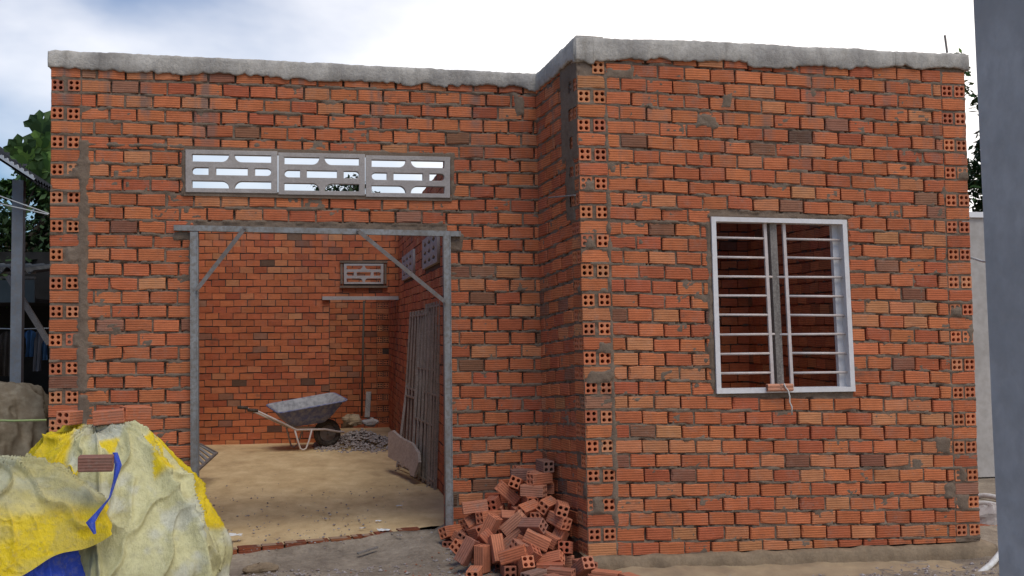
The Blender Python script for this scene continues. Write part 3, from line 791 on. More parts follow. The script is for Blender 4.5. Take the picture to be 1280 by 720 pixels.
mb.add(V, [(i, n_ + i, n_ + i + 1, i + 1) for i in range(nn)] + [(2 * n_ + i, 2 * n_ + i + 1, 3 * n_ + i + 1, 3 * n_ + i) for i in range(nn)]); hb_(mb, 'roof', M['tin_dark'])  # unseen roof sheet added over the window room to darken it
# threshold course of bricks along the front edge of the floor
e0 = atz(246, 690, -.03); e1 = atz(452, 669, -.0); e2 = atz(540, 657, .035)
th = MB(); rnd = random.Random(3)
def ep(t):
    return e0.lerp(e1, t / .7) if t < .7 else e1.lerp(e2, (t - .7) / .3)
s = -.22
while s < .93:
    s2 = s + .098; a = ep(max(s, 0)) if s >= 0 else e0 + (e1 - e0) * (s / .7); b = ep(s2) if s2 >= 0 else e0 + (e1 - e0) * (s2 / .7)
    d = (b - a); L = d.length - .012; dn = d.normalized(); nr = Vector((dn.y, -dn.x, 0))
    fr = Frame((a.x, a.y, 0), (dn.x, dn.y, 0), (nr.x, nr.y, 0)); zt = (a.z + b.z) / 2 - .012 + rnd.uniform(-.004, .004)
    brick(th, fr, 0, L, (zt - .075, zt + .004), (zt - .075, zt + .004), rnd, tuple(v * .55 for v in pick(rnd, 0, 1)), rnd.uniform(-.006, .004), True, -.09)
    q = [fr(0, zt + .004, -.004), fr(L, zt + .004, -.004), fr(L, zt + .004, -.09), fr(0, zt + .004, -.09)]; th.add(q, [(0, 1, 2, 3)], (.30, .20, .13), [(0, .0036, 0)] * 4)
    s = s2
o = hb_(th, 'threshold', M['brick'])

# --- floor inside
fl = MB()
nx, ny = 150, 170
xs = np.linspace(-1.75, 4.6, nx + 1); ys = np.linspace(0, 1, ny + 1) ** 1.3
V = []
for j, tt in enumerate(ys):
    for i, x in enumerate(xs):
        t = (x - e0.x) / (e1.x - e0.x)
        if x < e1.x: yf = e0.y + (e1.y - e0.y) * t; zf = e0.z + (e1.z - e0.z) * t
        elif x < e2.x: t2 = (x - e1.x) / (e2.x - e1.x); yf = e1.y + (e2.y - e1.y) * t2; zf = e1.z + (e2.z - e1.z) * t2
        else: yf = e2.y; zf = e2.z
        if x < -1.0: yf = 8.5
        if x > 1.1: yf = 8.6
        yf += .03; y = yf + (18.4 - yf) * tt
        zz = zf * (1 - min(1, tt * 2.2)) + (-.062) * min(1, (y - 7.8) / 8)
        zz += (float(fbm(x * 1.3, y * 1.3, 60)) - .5) * .025 + (float(fbm(x * 9, y * 9, 61)) - .5) * .010 * (1 - tt)
        V.append((x, y, zz - .006))
fl.add(V, [(j * (nx + 1) + i, j * (nx + 1) + i + 1, (j + 1) * (nx + 1) + i + 1, (j + 1) * (nx + 1) + i) for j in range(ny) for i in range(nx)])
o = fl.build('floor', M['floor'], smooth=True); tag(o, kind='structure')

# ================================================================== GROUND
gx = np.concatenate([-np.geomspace(500, 3.2, 26), np.arange(-3.1, 6.6, .035), np.geomspace(6.7, 500, 26)])
gy = np.concatenate([-np.geomspace(300, 2, 14), np.linspace(-1.5, 6.2, 24), np.arange(6.3, 8.75, .03), np.geomspace(8.9, 700, 40)])
X, Y = np.meshgrid(gx, gy)
near = np.exp(-((X - 1) / 6) ** 2 - ((Y - 7) / 4) ** 2)
Zg = -.125 + (fbm(X * 1.1, Y * 1.1, 70) - .5) * .05 + near * ((fbm(X * 5, Y * 5, 71) - .5) * .045 + (fbm(X * 20, Y * 20, 72, 3) - .5) * .022)
def bump_(cx, cy, rx, ry, h): return h * np.exp(-((X - cx) / rx) ** 2 - ((Y - cy) / ry) ** 2)
Zg = Zg + bump_(.85, 8.25, .32, .30, .10) + bump_(-.2, 7.7, .5, .18, .03)
pitm = np.exp(-((X - 1.45) / .55) ** 4 - ((Y - 7.8) / .7) ** 4); Zg = Zg * (1 - pitm) + (-.098) * pitm
inside = (Y > 8.62) & (Y < 19) & (X > -1.7) & (X < 4.7)
Zg = np.where(inside, -.35, Zg)
# the dirt meets the floor's front edge: a low step at the left, level with it at the right
lx = np.array([e0.x - .6, e0.x, e1.x, e2.x, 1.25]); ly = np.array([e0.y - .1, e0.y, e1.y, e2.y, 8.42]); lz = np.array([e0.z, e0.z, e1.z, e2.z, .06])
vis = np.interp(X, [e0.x, e0.x + .5, e1.x, e1.x + .25, e2.x], [.058, .040, .014, .0, -.02])
yl_ = np.interp(X, lx, ly); zl_ = np.interp(X, lx, lz)
d_ = yl_ - Y
wgt = np.exp(-np.clip(d_, 0, 9) / .20) * sst(e0.x - .5, e0.x - .2, X) * sst(1.3, 1.1, X)
tgt = zl_ - vis + (fbm(X * 12, Y * 12, 74) - .5) * .02
Zg = Zg * (1 - wgt) + tgt * wgt
inside = (Y > 8.60) & (Y < 19) & (X > -1.7) & (X < 4.7); Zg = np.where(inside, -.35, Zg)
Zg = np.where((d_ < -.045) & (X > e0.x - .3) & (X < e1.x + .2) & (Y < 8.7), -.2, Zg)
g = MB(); nyy, nxx = X.shape
g.add(np.stack([X, Y, Zg], -1).reshape(-1, 3).tolist(), [(j * nxx + i, j * nxx + i + 1, (j + 1) * nxx + i + 1, (j + 1) * nxx + i) for j in range(nyy - 1) for i in range(nxx - 1)])
o = g.build('ground', M['dirt'], smooth=True); tag(o, kind='structure')
# sand spilled along the plinth
sd = MB(); nx, ny = 170, 26; V = []
for j in range(ny + 1):
    for i in range(nx + 1):
        x = 1.75 + 3.2 * i / nx; y = 6.75 + .72 * j / ny
        hgt = .06 * math.exp(-((y - 7.4) / .30) ** 2) * (.35 + 1.0 * float(fbm(x * 2.2, .5, 80)))
        hgt *= min(1, (x - 1.75) / .3) * (1 if x < 3.4 else max(0, 1 - (x - 3.4) / 1.2) * .9 + .1)
        z = -.168 + hgt + (float(fbm(x * 14, y * 14, 81)) - .5) * .02 + .02
        V.append((x, y, z))
sd.add(V, [(j * (nx + 1) + i, j * (nx + 1) + i + 1, (j + 1) * (nx + 1) + i + 1, (j + 1) * (nx + 1) + i) for j in range(ny) for i in range(nx)])
o = sd.build('sand', M['sand'], smooth=True); tag(o, 'low drift of yellow sand spilled along the foot of the right wall', 'sand', kind='stuff')
# pebbles and crumbs on the dirt
def rock_mb(mb, c, r, rnd, squash=.6):
    pts = []; P = [(1, 0, 0), (-1, 0, 0), (0, 1, 0), (0, -1, 0), (0, 0, 1), (0, 0, -1)]
    F = [(0, 2, 4), (2, 1, 4), (1, 3, 4), (3, 0, 4), (2, 0, 5), (1, 2, 5), (3, 1, 5), (0, 3, 5)]
    rz = rnd.random() * 6; a = [rnd.uniform(.6, 1.3) for _ in range(6)]
    V = []
    for p, k in zip(P, a):
        x, y, z = p[0] * r * k, p[1] * r * k, p[2] * r * k * squash
        V.append((c[0] + x * math.cos(rz) - y * math.sin(rz), c[1] + x * math.sin(rz) + y * math.cos(rz), c[2] + z))
    mb.add(V, F)
def gz(x, y):
    i = np.searchsorted(gx, x) - 1; j = np.searchsorted(gy, y) - 1
    return float(Zg[min(max(j, 0), nyy - 1), min(max(i, 0), nxx - 1)])
rnd = random.Random(77); gr = MB()
for _ in range(2600):
    x = rnd.uniform(-1.4, 5.0); y = rnd.uniform(6.9, 8.3)
    if x > 1.7 and y > 7.35: continue
    if x < .9 and y > 7.95 : continue
    rock_mb(gr, (x, y, gz(x, y) + .003), rnd.choice([.006, .008, .012, .02]), rnd)
for _ in range(420):      # crumbs trodden onto the floor
    y = 8.0 + abs(rnd.gauss(0, 1.6)); x = rnd.uniform(-1.2, 1.1)
    if y < 8.35 and x > .2: continue
    rock_mb(gr, (x, y, .004 - .004 * y + .03), rnd.choice([.004, .006, .009, .013]), rnd)
o = gr.build('gravel', M['chip']); tag(o, 'grit and brick crumbs scattered over the dirt before the house', 'gravel', kind='stuff')

sh_ = MB()
for _ in range(420):      # shards and red crumbs round the foot of the brick heap
    x = 1.30 + rnd.gauss(0, .34); y = 7.45 + rnd.gauss(0, .32)
    if y > 7.4 and x > 1.72 or y > 8.3: continue
    rock_mb(sh_, (x, y, gz(x, y) + .004), rnd.choice([.005, .007, .010, .018]), rnd)
o = sh_.build('brick_crumbs', M['tilecol']); tag(o, 'red shards and crumbs scattered round the foot of the brick heap', 'brick crumbs', kind='stuff')
# ================================================================== LOOSE BRICKS
def hollow_brick_mesh(name, L=.18, W=.082, H=.082):
    mb = MB(); n = 12
    hx = L / 2
    for sx in (-1, 1):
        fr = lambda a, b, w, sx=sx: (sx * (hx + w), a * sx, b)
        um = 0
        for (a0, a1) in ((-W / 2, 0), (0, W / 2)):
            for (b0, b1) in ((-H / 2, 0), (0, H / 2)):
                cx, cz = (a0 + a1) / 2 * .97, (b0 + b1) / 2 * .97; r = .0138; sq = []; ci = []
                for k in range(n):
                    an = 2 * math.pi * (k + .5) / n; dx, dz = math.cos(an), math.sin(an); s_ = 1 / max(abs(dx), abs(dz))
                    sq.append([(a0 + a1) / 2 + dx * s_ * (a1 - a0) / 2, (b0 + b1) / 2 + dz * s_ * (b1 - b0) / 2]); ci.append((cx + dx * r, cz + dz * r))
                for q in ((a0, b0), (a1, b0), (a1, b1), (a0, b1)):
                    k = min(range(n), key=lambda i: (sq[i][0] - q[0]) ** 2 + (sq[i][1] - q[1]) ** 2); sq[k] = list(q)
                def sh(p):      # rounded outline
                    x, y = p
                    return (max(-W / 2 + .0025, min(W / 2 - .0025, x)), max(-H / 2 + .0025, min(H / 2 - .0025, y)))
                V = [fr(*sh(p), 0) for p in sq] + [fr(a, b, -.001) for a, b in ci] + [fr(a, b, -.088) for a, b in ci]
                F = [(i, (i + 1) % n, n + (i + 1) % n, n + i) for i in range(n)] + [(n + i, n + (i + 1) % n, 2 * n + (i + 1) % n, 2 * n + i) for i in range(n)] + [tuple(range(2 * n, 3 * n))]
                mb.add(V, F, None, [(0, .0036, 0)] * (3 * n))
    c = .0025; e_ = .0022
    for ax in range(4):
        ang = ax * math.pi / 2; ca, sa = round(math.cos(ang)), round(math.sin(ang))
        w2 = W / 2
        pts = [(-hx + e_, -w2 + c), (hx - e_, -w2 + c), (hx - e_, w2 - c), (-hx + e_, w2 - c)]
        V = [(x, y * ca - w2 * sa, y * sa + w2 * ca) for x, y in pts]
        mb.add(V, [(0, 1, 2, 3)], None, [(x + ax, y + .05, ax) for x, y in pts])
        V = [(-hx + e_, (w2 - c) * ca - w2 * sa, (w2 - c) * sa + w2 * ca), (hx - e_, (w2 - c) * ca - w2 * sa, (w2 - c) * sa + w2 * ca),
             (hx - e_, w2 * ca - (w2 - c) * sa, w2 * sa + (w2 - c) * ca), (-hx + e_, w2 * ca - (w2 - c) * sa, w2 * sa + (w2 - c) * ca)]
        mb.add(V, [(0, 1, 2, 3)], None, [(0, .0036, 0)] * 4)
        for s_ in (-1, 1):
            V = [(s_ * (hx - e_), (-w2 + c) * ca - w2 * sa, (-w2 + c) * sa + w2 * ca), (s_ * (hx - e_), (w2 - c) * ca - w2 * sa, (w2 - c) * sa + w2 * ca),
                 (s_ * hx, (w2 - c) * ca - (w2 - c) * sa, (w2 - c) * sa + (w2 - c) * ca), (s_ * hx, (-w2 + c) * ca - (w2 - c) * sa, (-w2 + c) * sa + (w2 - c) * ca)]
            mb.add(V, [(0, 1, 2, 3)], None, [(0, .0036, 0)] * 4)
    return mb
proto = hollow_brick_mesh('hollow_brick').build('hollow_brick', M['brick_loose'])
_first = [True]
def place_brick(loc, rot, label, group=None, scale=1):
    if _first[0]: o = proto; _first[0] = False
    else: o = proto.copy(); COL.objects.link(o)
    for k in ('group',):
        if k in o: del o[k]
    o.location = loc
    if len(rot) == 4: o.rotation_mode = 'QUATERNION'; o.rotation_quaternion = rot
    else: o.rotation_mode = 'XYZ'; o.rotation_euler = rot
    tag(o, label, 'brick', group); return o
HEAP = []
HEAP = [[1.659,8.121,0.537,0.755,-0.0,0.0,-0.655],[1.519,8.267,0.455,0.0,1.0,-0.03,0.0],[1.604,8.044,0.455,0.0,0.974,0.227,-0.0],[1.626,8.18,0.455,0.329,-0.0,0.0,-0.944],[1.555,8.359,0.448,0.106,-0.106,-0.699,-0.699],[1.449,8.12,0.408,0.528,0.228,-0.536,-0.617],[1.553,8.015,0.373,0.287,-0.0,-0.0,0.958],[1.631,8.119,0.373,0.01,0.01,0.707,0.707],[1.539,8.266,0.373,0.158,-0.158,-0.689,0.689],[1.385,8.155,0.339,0.661,0.657,0.262,-0.251],[1.609,7.799,0.298,0.119,0.447,-0.847,-0.26],[1.617,8.242,0.291,0.695,0.0,0.0,0.719],[1.618,8.06,0.291,0.708,0.0,0.0,0.706],[1.532,8.241,0.291,0.726,0.0,0.0,0.687],[1.533,8.048,0.291,0.69,0.0,0.0,0.723],[1.686,7.671,0.29,0.518,0.394,-0.447,-0.614],[1.27,8.102,0.279,0.449,-0.349,0.541,-0.62],[1.119,7.986,0.275,0.054,-0.019,0.746,0.663],[1.48,7.847,0.265,0.844,-0.414,-0.204,0.275],[1.666,7.673,0.211,0.556,-0.626,0.472,-0.276],[1.572,7.823,0.21,0.271,-0.293,0.617,-0.679],[1.62,8.249,0.206,0.695,0.0,0.0,0.719],[1.622,8.061,0.206,0.724,0.0,0.0,0.69],[1.54,8.253,0.206,0.719,0.0,0.0,0.695],[1.535,8.057,0.206,0.721,0.0,0.0,0.693],[1.453,8.248,0.206,0.726,0.0,0.0,0.687],[1.452,8.06,0.206,0.686,0.0,0.0,0.728],[1.322,8.181,0.204,0.517,-0.598,-0.481,0.379],[1.214,7.952,0.203,0.289,0.012,-0.122,-0.95],[1.382,7.89,0.199,0.005,0.045,0.495,0.868],[1.462,7.577,0.198,0.379,0.834,-0.382,-0.12],[1.354,7.738,0.195,0.124,0.36,0.603,-0.701],[1.112,8.044,0.174,0.535,-0.781,-0.321,0.024],[1.189,7.734,0.168,0.752,0.374,-0.526,0.136],[1.708,7.861,0.13,0.038,0.706,0.705,-0.05],[1.486,7.806,0.128,0.997,-0.048,-0.006,-0.063],[1.625,8.265,0.122,0.726,0.0,0.0,0.687],[1.628,8.082,0.122,0.688,0.0,0.0,0.726],[1.543,8.273,0.122,0.727,0.0,0.0,0.686],[1.54,8.083,0.122,0.695,0.0,0.0,0.719],[1.455,8.273,0.122,0.702,0.0,0.0,0.712],[1.458,8.073,0.122,0.72,0.0,0.0,0.694],[1.37,8.26,0.122,0.712,0.0,0.0,0.702],[1.373,8.073,0.122,0.728,0.0,0.0,0.686],[1.565,7.904,0.119,0.183,0.183,0.683,0.683],[1.472,7.488,0.118,0.036,-0.966,0.145,0.209],[1.234,8.088,0.115,0.837,0.066,0.047,0.541],[1.127,7.902,0.11,0.211,0.577,0.785,0.075],[1.56,7.604,0.104,0.349,-0.06,-0.665,0.658],[1.27,7.846,0.098,0.227,-0.536,0.747,-0.321],[1.176,7.622,0.086,0.197,0.885,-0.034,-0.421],[1.349,7.74,0.082,0.594,-0.723,-0.164,-0.312],[1.647,7.666,0.068,0.475,0.127,0.792,-0.361],[1.442,7.62,0.066,0.202,-0.159,-0.966,-0.033],[1.375,7.48,0.065,0.009,0.262,-0.773,0.578],[1.206,7.527,0.064,0.089,0.659,0.182,0.724],[1.279,7.334,0.059,0.034,0.979,-0.137,0.147],[1.059,8.063,0.055,0.497,-0.106,0.247,-0.825],[1.678,7.525,0.052,0.089,0.57,-0.814,0.063],[0.985,8.287,0.048,0.191,0.928,0.315,0.052],[1.006,7.58,0.045,0.298,0.813,-0.153,0.476],[1.633,8.279,0.038,0.691,0.0,0.0,0.723],[1.633,8.088,0.038,0.711,0.0,0.0,0.703],[1.632,7.897,0.038,0.721,0.0,0.0,0.693],[1.544,8.283,0.038,0.726,0.0,0.0,0.687],[1.543,8.09,0.038,0.716,0.0,0.0,0.698],[1.546,7.898,0.038,0.714,0.0,0.0,0.7],[1.463,8.273,0.038,0.711,0.0,0.0,0.703],[1.458,8.09,0.038,0.717,0.0,0.0,0.698],[1.459,7.902,0.038,0.715,0.0,0.0,0.699],[1.375,8.284,0.038,0.724,0.0,0.0,0.69],[1.372,8.084,0.038,0.696,0.0,0.0,0.718],[1.375,7.894,0.038,0.714,0.0,0.0,0.7],[1.192,8.107,0.033,0.399,-0.399,0.584,-0.584],[1.15,7.781,0.033,0.0,-0.539,0.842,-0.0],[1.003,7.811,0.019,0.747,-0.495,-0.083,0.437],[1.391,7.4,0.014,0.86,0.26,-0.432,-0.081],[1.223,7.9,0.009,0.535,0.649,0.28,-0.462],[1.661,7.745,0.009,0.453,0.691,-0.15,0.543],[1.373,7.698,0.002,0.318,0.757,0.531,0.211],[1.104,7.533,0.0,0.271,0.653,-0.271,0.653],[1.524,7.739,-0.0,0.514,-0.486,-0.514,-0.486],[1.06,8.169,-0.004,0.107,0.481,0.58,0.648],[1.11,7.648,-0.005,0.299,-0.083,-0.95,-0.026],[1.35,7.269,-0.007,0.176,0.708,-0.652,0.206],[0.876,8.356,-0.007,0.206,0.186,0.679,-0.679],[1.36,7.534,-0.008,0.147,-0.156,-0.617,-0.757],[1.717,7.179,-0.009,0.424,-0.651,0.277,-0.566],[1.553,7.438,-0.01,0.179,-0.231,-0.371,0.881],[0.721,7.675,-0.029,0.992,0.09,-0.075,0.038],[1.633,8.284,-0.047,0.712,0.0,0.0,0.703],[1.633,8.093,-0.047,0.711,0.0,0.0,0.703],[1.638,7.915,-0.047,0.696,0.0,0.0,0.718],[1.548,8.291,-0.047,0.717,0.0,0.0,0.698],[1.548,8.094,-0.047,0.719,0.0,0.0,0.695],[1.552,7.915,-0.047,0.694,0.0,0.0,0.72],[1.466,8.285,-0.047,0.715,0.0,0.0,0.699],[1.465,8.104,-0.047,0.692,0.0,0.0,0.722],[1.466,7.903,-0.047,0.703,0.0,0.0,0.712],[1.38,8.29,-0.047,0.721,0.0,0.0,0.693],[1.378,8.093,-0.047,0.688,0.0,0.0,0.725],[1.381,7.911,-0.047,0.716,0.0,0.0,0.699],[1.199,8.154,-0.049,0.525,-0.525,-0.473,0.473],[1.646,7.559,-0.049,0.132,0.0,-0.0,-0.991],[1.505,7.634,-0.049,1.0,-0.0,0.0,-0.015],[1.528,7.336,-0.049,0.995,0.0,-0.0,-0.102],[1.268,7.667,-0.049,0.409,0.409,-0.577,-0.577],[0.949,7.684,-0.049,0.033,0.033,-0.706,-0.706],[0.981,8.281,-0.049,0.385,0.385,-0.593,-0.593],[1.255,7.376,-0.049,0.704,0.0,0.0,-0.71],[1.161,7.785,-0.049,0.932,-0.0,-0.0,-0.361],[0.872,7.802,-0.049,0.278,-0.0,0.0,-0.96],[0.793,8.047,-0.049,0.69,0.69,0.154,0.154],[0.828,7.586,-0.049,0.026,-0.0,-0.0,1.0],[1.495,6.951,-0.049,0.372,-0.372,-0.601,0.601],[0.842,7.895,-0.049,0.192,-0.0,0.0,-0.981],[1.379,7.127,-0.049,0.0,-0.35,0.937,0.0],[1.399,6.842,-0.049,0.21,0.21,0.675,0.675],[1.837,7.037,-0.049,0.32,0.0,0.0,0.948],[1.063,7.965,-0.049,0.34,0.34,0.62,0.62],[1.563,7.162,-0.049,0.0,-0.958,0.285,-0.0],[1.774,7.366,-0.049,0.391,0.391,0.589,0.589],[1.014,7.277,-0.049,0.0,0.805,0.594,0.0],[1.962,6.884,-0.049,0.422,-0.422,-0.568,0.568]]
for i, h in enumerate(HEAP):
    if h[0] < .97 and h[2] < 0: continue
    lab = 'loose four-hole red clay brick tumbled in the heap at the inner corner'
    place_brick(h[:3], h[3:], lab, 'bricks heaped in the inner corner')

# ================================================================== TARPAULIN HEAP
def heap_surface(c, rx, ry, H, th0, th1, phi1, seed, nth=260, nph=150, p=.62, fold=.05, colfn=None, top=0.0, shape=None, zoff=-.12, phi0=0.0, sag=None, wr=.012):
    mb = MB(); th = np.linspace(th0, th1, nth + 1); ph = np.linspace(phi0, 1, nph + 1)
    TH, PH = np.meshgrid(th, ph)
    P1 = phi1(TH) if callable(phi1) else phi1
    A = PH * P1 * math.pi / 2
    rr = np.sin(A) ** p; zz = np.sign(np.cos(A)) * np.abs(np.cos(A)) ** p
    sc = shape(TH) if shape else 1.0
    ux, uy = np.cos(TH), np.sin(TH)
    # long creases running down the slope, finer crumple on top
    s1 = TH * (rx + ry) / 2
    cr = 1 - np.abs(fbm(s1 * 2.6 + .6 * fbm(s1 * 1.5, A * 1.5, seed + 4), A * .8, seed) * 2 - 1) * 1.0
    cr2 = 1 - np.abs(fbm(s1 * 6 + A * 1.3, A * 2.2 - s1, seed + 2) * 2 - 1)
    cr3 = 1 - np.abs(fbm(s1 * 13 - A * 3, A * 9 + s1 * 4, seed + 3) * 2 - 1)
    amp = .25 + .75 * np.sin(A)
    disp = (cr ** 4 - .4) * fold * amp + (cr2 ** 3 - .4) * fold * .30 * amp + (cr3 ** 2 - .5) * wr
    Rr = rr * sc
    X_ = c[0] + ux * (Rr * rx + disp * np.sin(A)); Y_ = c[1] + uy * (Rr * ry + disp * np.sin(A))
    Z_ = c[2] + zz * H + disp * np.cos(A) * .8 + (fbm(X_ * 2.4, Y_ * 2.4, seed + 7) - .5) * .10 * np.cos(A) + top
    if sag is not None: Z_ = Z_ + sag(X_, Y_, TH, PH)
    n = nth + 1
    cols = colfn(X_, Y_, Z_, TH, PH).reshape(-1, 3).tolist() if colfn else None
    mb.add(np.stack([X_, Y_, Z_], -1).reshape(-1, 3).tolist(), [(j * n + i, j * n + i + 1, (j + 1) * n + i + 1, (j + 1) * n + i) for j in range(nph) for i in range(nth)], cols)
    return mb
WH = np.array((.60, .585, .44)); YE = np.array((.78, .57, .015)); OL = np.array((.36, .34, .17)); PY = np.array((.62, .56, .20))
def prof_heap(c, prof, sx, sy, H, th0, th1, seed, smax=1.0, nth=400, nph=170, fold=.05, colfn=None, shape=None, wr=.010, flat=.06):
    """a cloth over a heap: prof = [(distance from the top centre, height)] swept round c"""
    mb = MB(); th = np.linspace(th0, th1, nth + 1); ph = np.linspace(0, 1, nph + 1); TH, PH = np.meshgrid(th, ph)
    S = PH * (smax(TH) if callable(smax) else smax)
    pr = np.array(prof, float); seg = np.concatenate([[0], np.cumsum(np.hypot(np.diff(pr[:, 0]), np.diff(pr[:, 1]) * H / sx))]); seg /= seg[-1]
    fine = np.linspace(0, 1, 400); fr_ = np.interp(fine, seg, pr[:, 0]); fz_ = np.interp(fine, seg, pr[:, 1])
    k = np.hanning(41); k /= k.sum()
    fr_ = np.convolve(np.pad(fr_, 20, 'reflect', reflect_type='odd'), k, 'valid'); fz_ = np.convolve(np.pad(fz_, 20, 'reflect', reflect_type='odd'), k, 'valid')
    rr = np.interp(S, fine, fr_); zz = np.interp(S, fine, fz_)
    nr = np.interp(S, fine, -np.gradient(fz_) * H); nz_ = np.interp(S, fine, np.gradient(fr_) * sx); q = np.hypot(nr, nz_) + 1e-9; nr /= q; nz_ /= q
    sc = 1 + (shape(TH) - 1) * sst(.1, .5, S) if shape else 1.0
    ux, uy = np.cos(TH), np.sin(TH); s1 = TH * (sx + sy) / 2 * .7
    warp = fbm(s1 * 1.6, S * 2.2, seed + 4) * 1.2
    r1 = 1 - np.abs(fbm(s1 * 3.1 + warp, S * .9 + warp, seed, 2) * 2 - 1); r2 = 1 - np.abs(fbm(s1 * 6.5 + S * 3 + warp * 2, S * 3.0 - s1, seed + 2, 2) * 2 - 1)
    r3 = 1 - np.abs(fbm(s1 * 17 - S * 9, S * 13 + s1 * 6, seed + 3, 2) * 2 - 1)
    amp = sst(.05, .55, S)
    r4 = 1 - np.abs(fbm(s1 * 30 + S * 12 + warp * 3, S * 20 - s1 * 8, seed + 6, 2) * 2 - 1)
    lf = 1 - np.abs(vn(s1 * 2.4 + .35 * warp, S * .35, seed + 8) * 2 - 1); lf2 = 1 - np.abs(vn(s1 * 5.5 + .5 * warp, S * .8, seed + 9) * 2 - 1)
    lf3 = 1 - np.abs(vn(s1 * 12 + warp, S * 1.6, seed + 10) * 2 - 1); msk = sst(.42, .6, vn(s1 * 1.5, S * 3, seed + 11))
    disp = (lf ** 4 - .3) * fold * 1.0 * (.2 + amp) + (lf2 ** 9 - .15) * fold * .55 * (.25 + amp) + (lf3 ** 12 - .1) * fold * .12 * msk + (r2 ** 14 - .1) * fold * .30 + (r3 ** 12 - .1) * wr * .8 * msk + (r4 ** 4 - .3) * wr * .2
    X_ = c[0] + ux * (rr * sc * sx + disp * nr); Y_ = c[1] + uy * (rr * sc * sy + disp * nr)
    Z_ = c[2] + zz * H + disp * nz_ + (fbm(X_ * 2.2, Y_ * 2.2, seed + 7) - .5) * flat * (1 - S)
    n = nth + 1; cols = colfn(X_, Y_, Z_, TH, PH).reshape(-1, 3).tolist() if colfn else None
    mb.add(np.stack([X_, Y_, Z_], -1).reshape(-1, 3).tolist(), [(j * n + i, j * n + i + 1, (j + 1) * n + i + 1, (j + 1) * n + i) for j in range(nph) for i in range(nth)], cols)
    return mb
def tarp_col(X_, Y_, Z_, TH, PH):
    n = fbm(X_ * 3, Z_ * 3 + Y_, 90, 4)
    rightedge = np.exp(-((TH - .30) / .55) ** 2) * sst(.22, .36, Z_) * sst(.02, .12, PH)
    leftedge = sst(.50, .74, Z_) * sst(-1.28, -1.5, X_)
    toprim = np.exp(-((PH - .28) / .13) ** 2) * .80
    yel = sst(.56, .78, n * .62 + .62 * rightedge + .6 * leftedge + toprim * sst(.45, .55, fbm(X_ * 5, Y_ * 5, 94)))[..., None]
    c = WH * (1 - yel) + YE * yel
    s = sst(.45, .60, fbm(X_ * 6, Z_ * 6, 95, 4))[..., None] * .55 * (1 - yel)
    return c * (1 - s) + PY * s
def tarp2_col(X_, Y_, Z_, TH, PH):
    n = fbm(X_ * 2.6 + Z_ * 3, Z_ * 5, 98, 4)
    lo = sst(.78, .42, Z_ + (n - .5) * .5)[..., None]
    c = (WH * .45 + OL * .55) * (1 - lo) + YE * lo
    s = sst(.46, .60, fbm(X_ * 5, Z_ * 9, 99, 4))[..., None] * .5
    return c * (1 - s) + (OL * .6 + YE * .35) * s
tp = empty('tarpaulin_heap', (-1.35, 7.15, -.12)); tag(tp, 'waist-high heap under crumpled yellow and faded white tarpaulins before the door', 'tarpaulin')
def tb(mb, nm, mat): return loc_mb(mb, (-1.35, 7.15, -.12)).build(nm, mat, tp, True)
def shp(TH): return 1 + .05 * np.cos(2 * (TH - .4)) + .05 * np.cos(3 * TH + 1) + .03 * np.sin(5 * TH)
PR = [(0, .985), (.18, 1.0), (.38, .985), (.48, .90), (.64, .70), (.78, .52), (.90, .38), (.96, .29), (.93, .20), (.91, 0)]
tb(prof_heap((-1.33, 7.22, -.14), PR, .715, .64, 1.09, 0, 2 * math.pi, 5, fold=.14, colfn=tarp_col, shape=shp, nth=520, nph=200), 'yellow_white_tarpaulin', M['tarp'])
PR2 = [(0, 1.0), (.35, .99), (.55, .94), (.80, .78), (.95, .58), (1.02, .40), (1.04, .20), (1.04, 0)]
def hem(T):      # how far down the second sheet hangs: short on the right, long at the front left
    return np.interp(T, [-math.pi, -2.2, -1.6, -1.1, -.6, -.1, .8], [.86, .85, .78, .70, .64, .58, .52]) + .015 * np.sin(T * 9)
tb(prof_heap((-1.84, 6.78, -.14), PR2, .76, .42, .94, -math.pi, .8, 15, smax=hem, fold=.17, colfn=tarp2_col, nth=360, nph=140), 'yellow_tarpaulin', M['tarp'])
tb(prof_heap((-1.86, 6.82, -.14), PR2, .58, .33, .76, -math.pi, -.35, 25, fold=.05, nth=260), 'blue_tarpaulin', M['tarp_blue'])
bs = MB(); P_ = [aty(*q) for q in ((143, 566, 6.66), (147, 582, 6.60), (143, 600, 6.56), (137, 622, 6.50), (121, 642, 6.44), (112, 654, 6.38), (118, 668, 6.36))]
V = []
for i, p in enumerate(P_):
    w_ = (.014, .020, .010, .004, .014, .024, .006)[i]; V += [p + Vector((-w_, .02, 0)), p + Vector((0, -.022, .004)), p + Vector((w_, .02, 0))]
bs.add(V, [(i * 3 + k, i * 3 + k + 1, i * 3 + 4 + k, i * 3 + 3 + k) for i in range(6) for k in range(2)]); tb(bs, 'blue_tarpaulin', M['tarp_blue'])
def on_tarp(px, py, Y, rot, lab):
    p = aty(px, py, Y); return place_brick((p.x, p.y, p.z), tuple(R(a) for a in rot), lab)
on_tarp(87, 522, 7.18, (3, 2, 76), 'clay brick on top of the heap with its four holes facing out')
on_tarp(136, 521, 7.20, (2, -4, 6), 'clay brick on top of the heap lying lengthwise with ribbed side out')
on_tarp(169, 516, 7.34, (4, 3, 40), 'clay brick at the right end of the row on top of the heap')
on_tarp(120, 579, 6.50, (4, 1, 4), 'pale clay brick weighing down the front edge of the yellow tarpaulin')


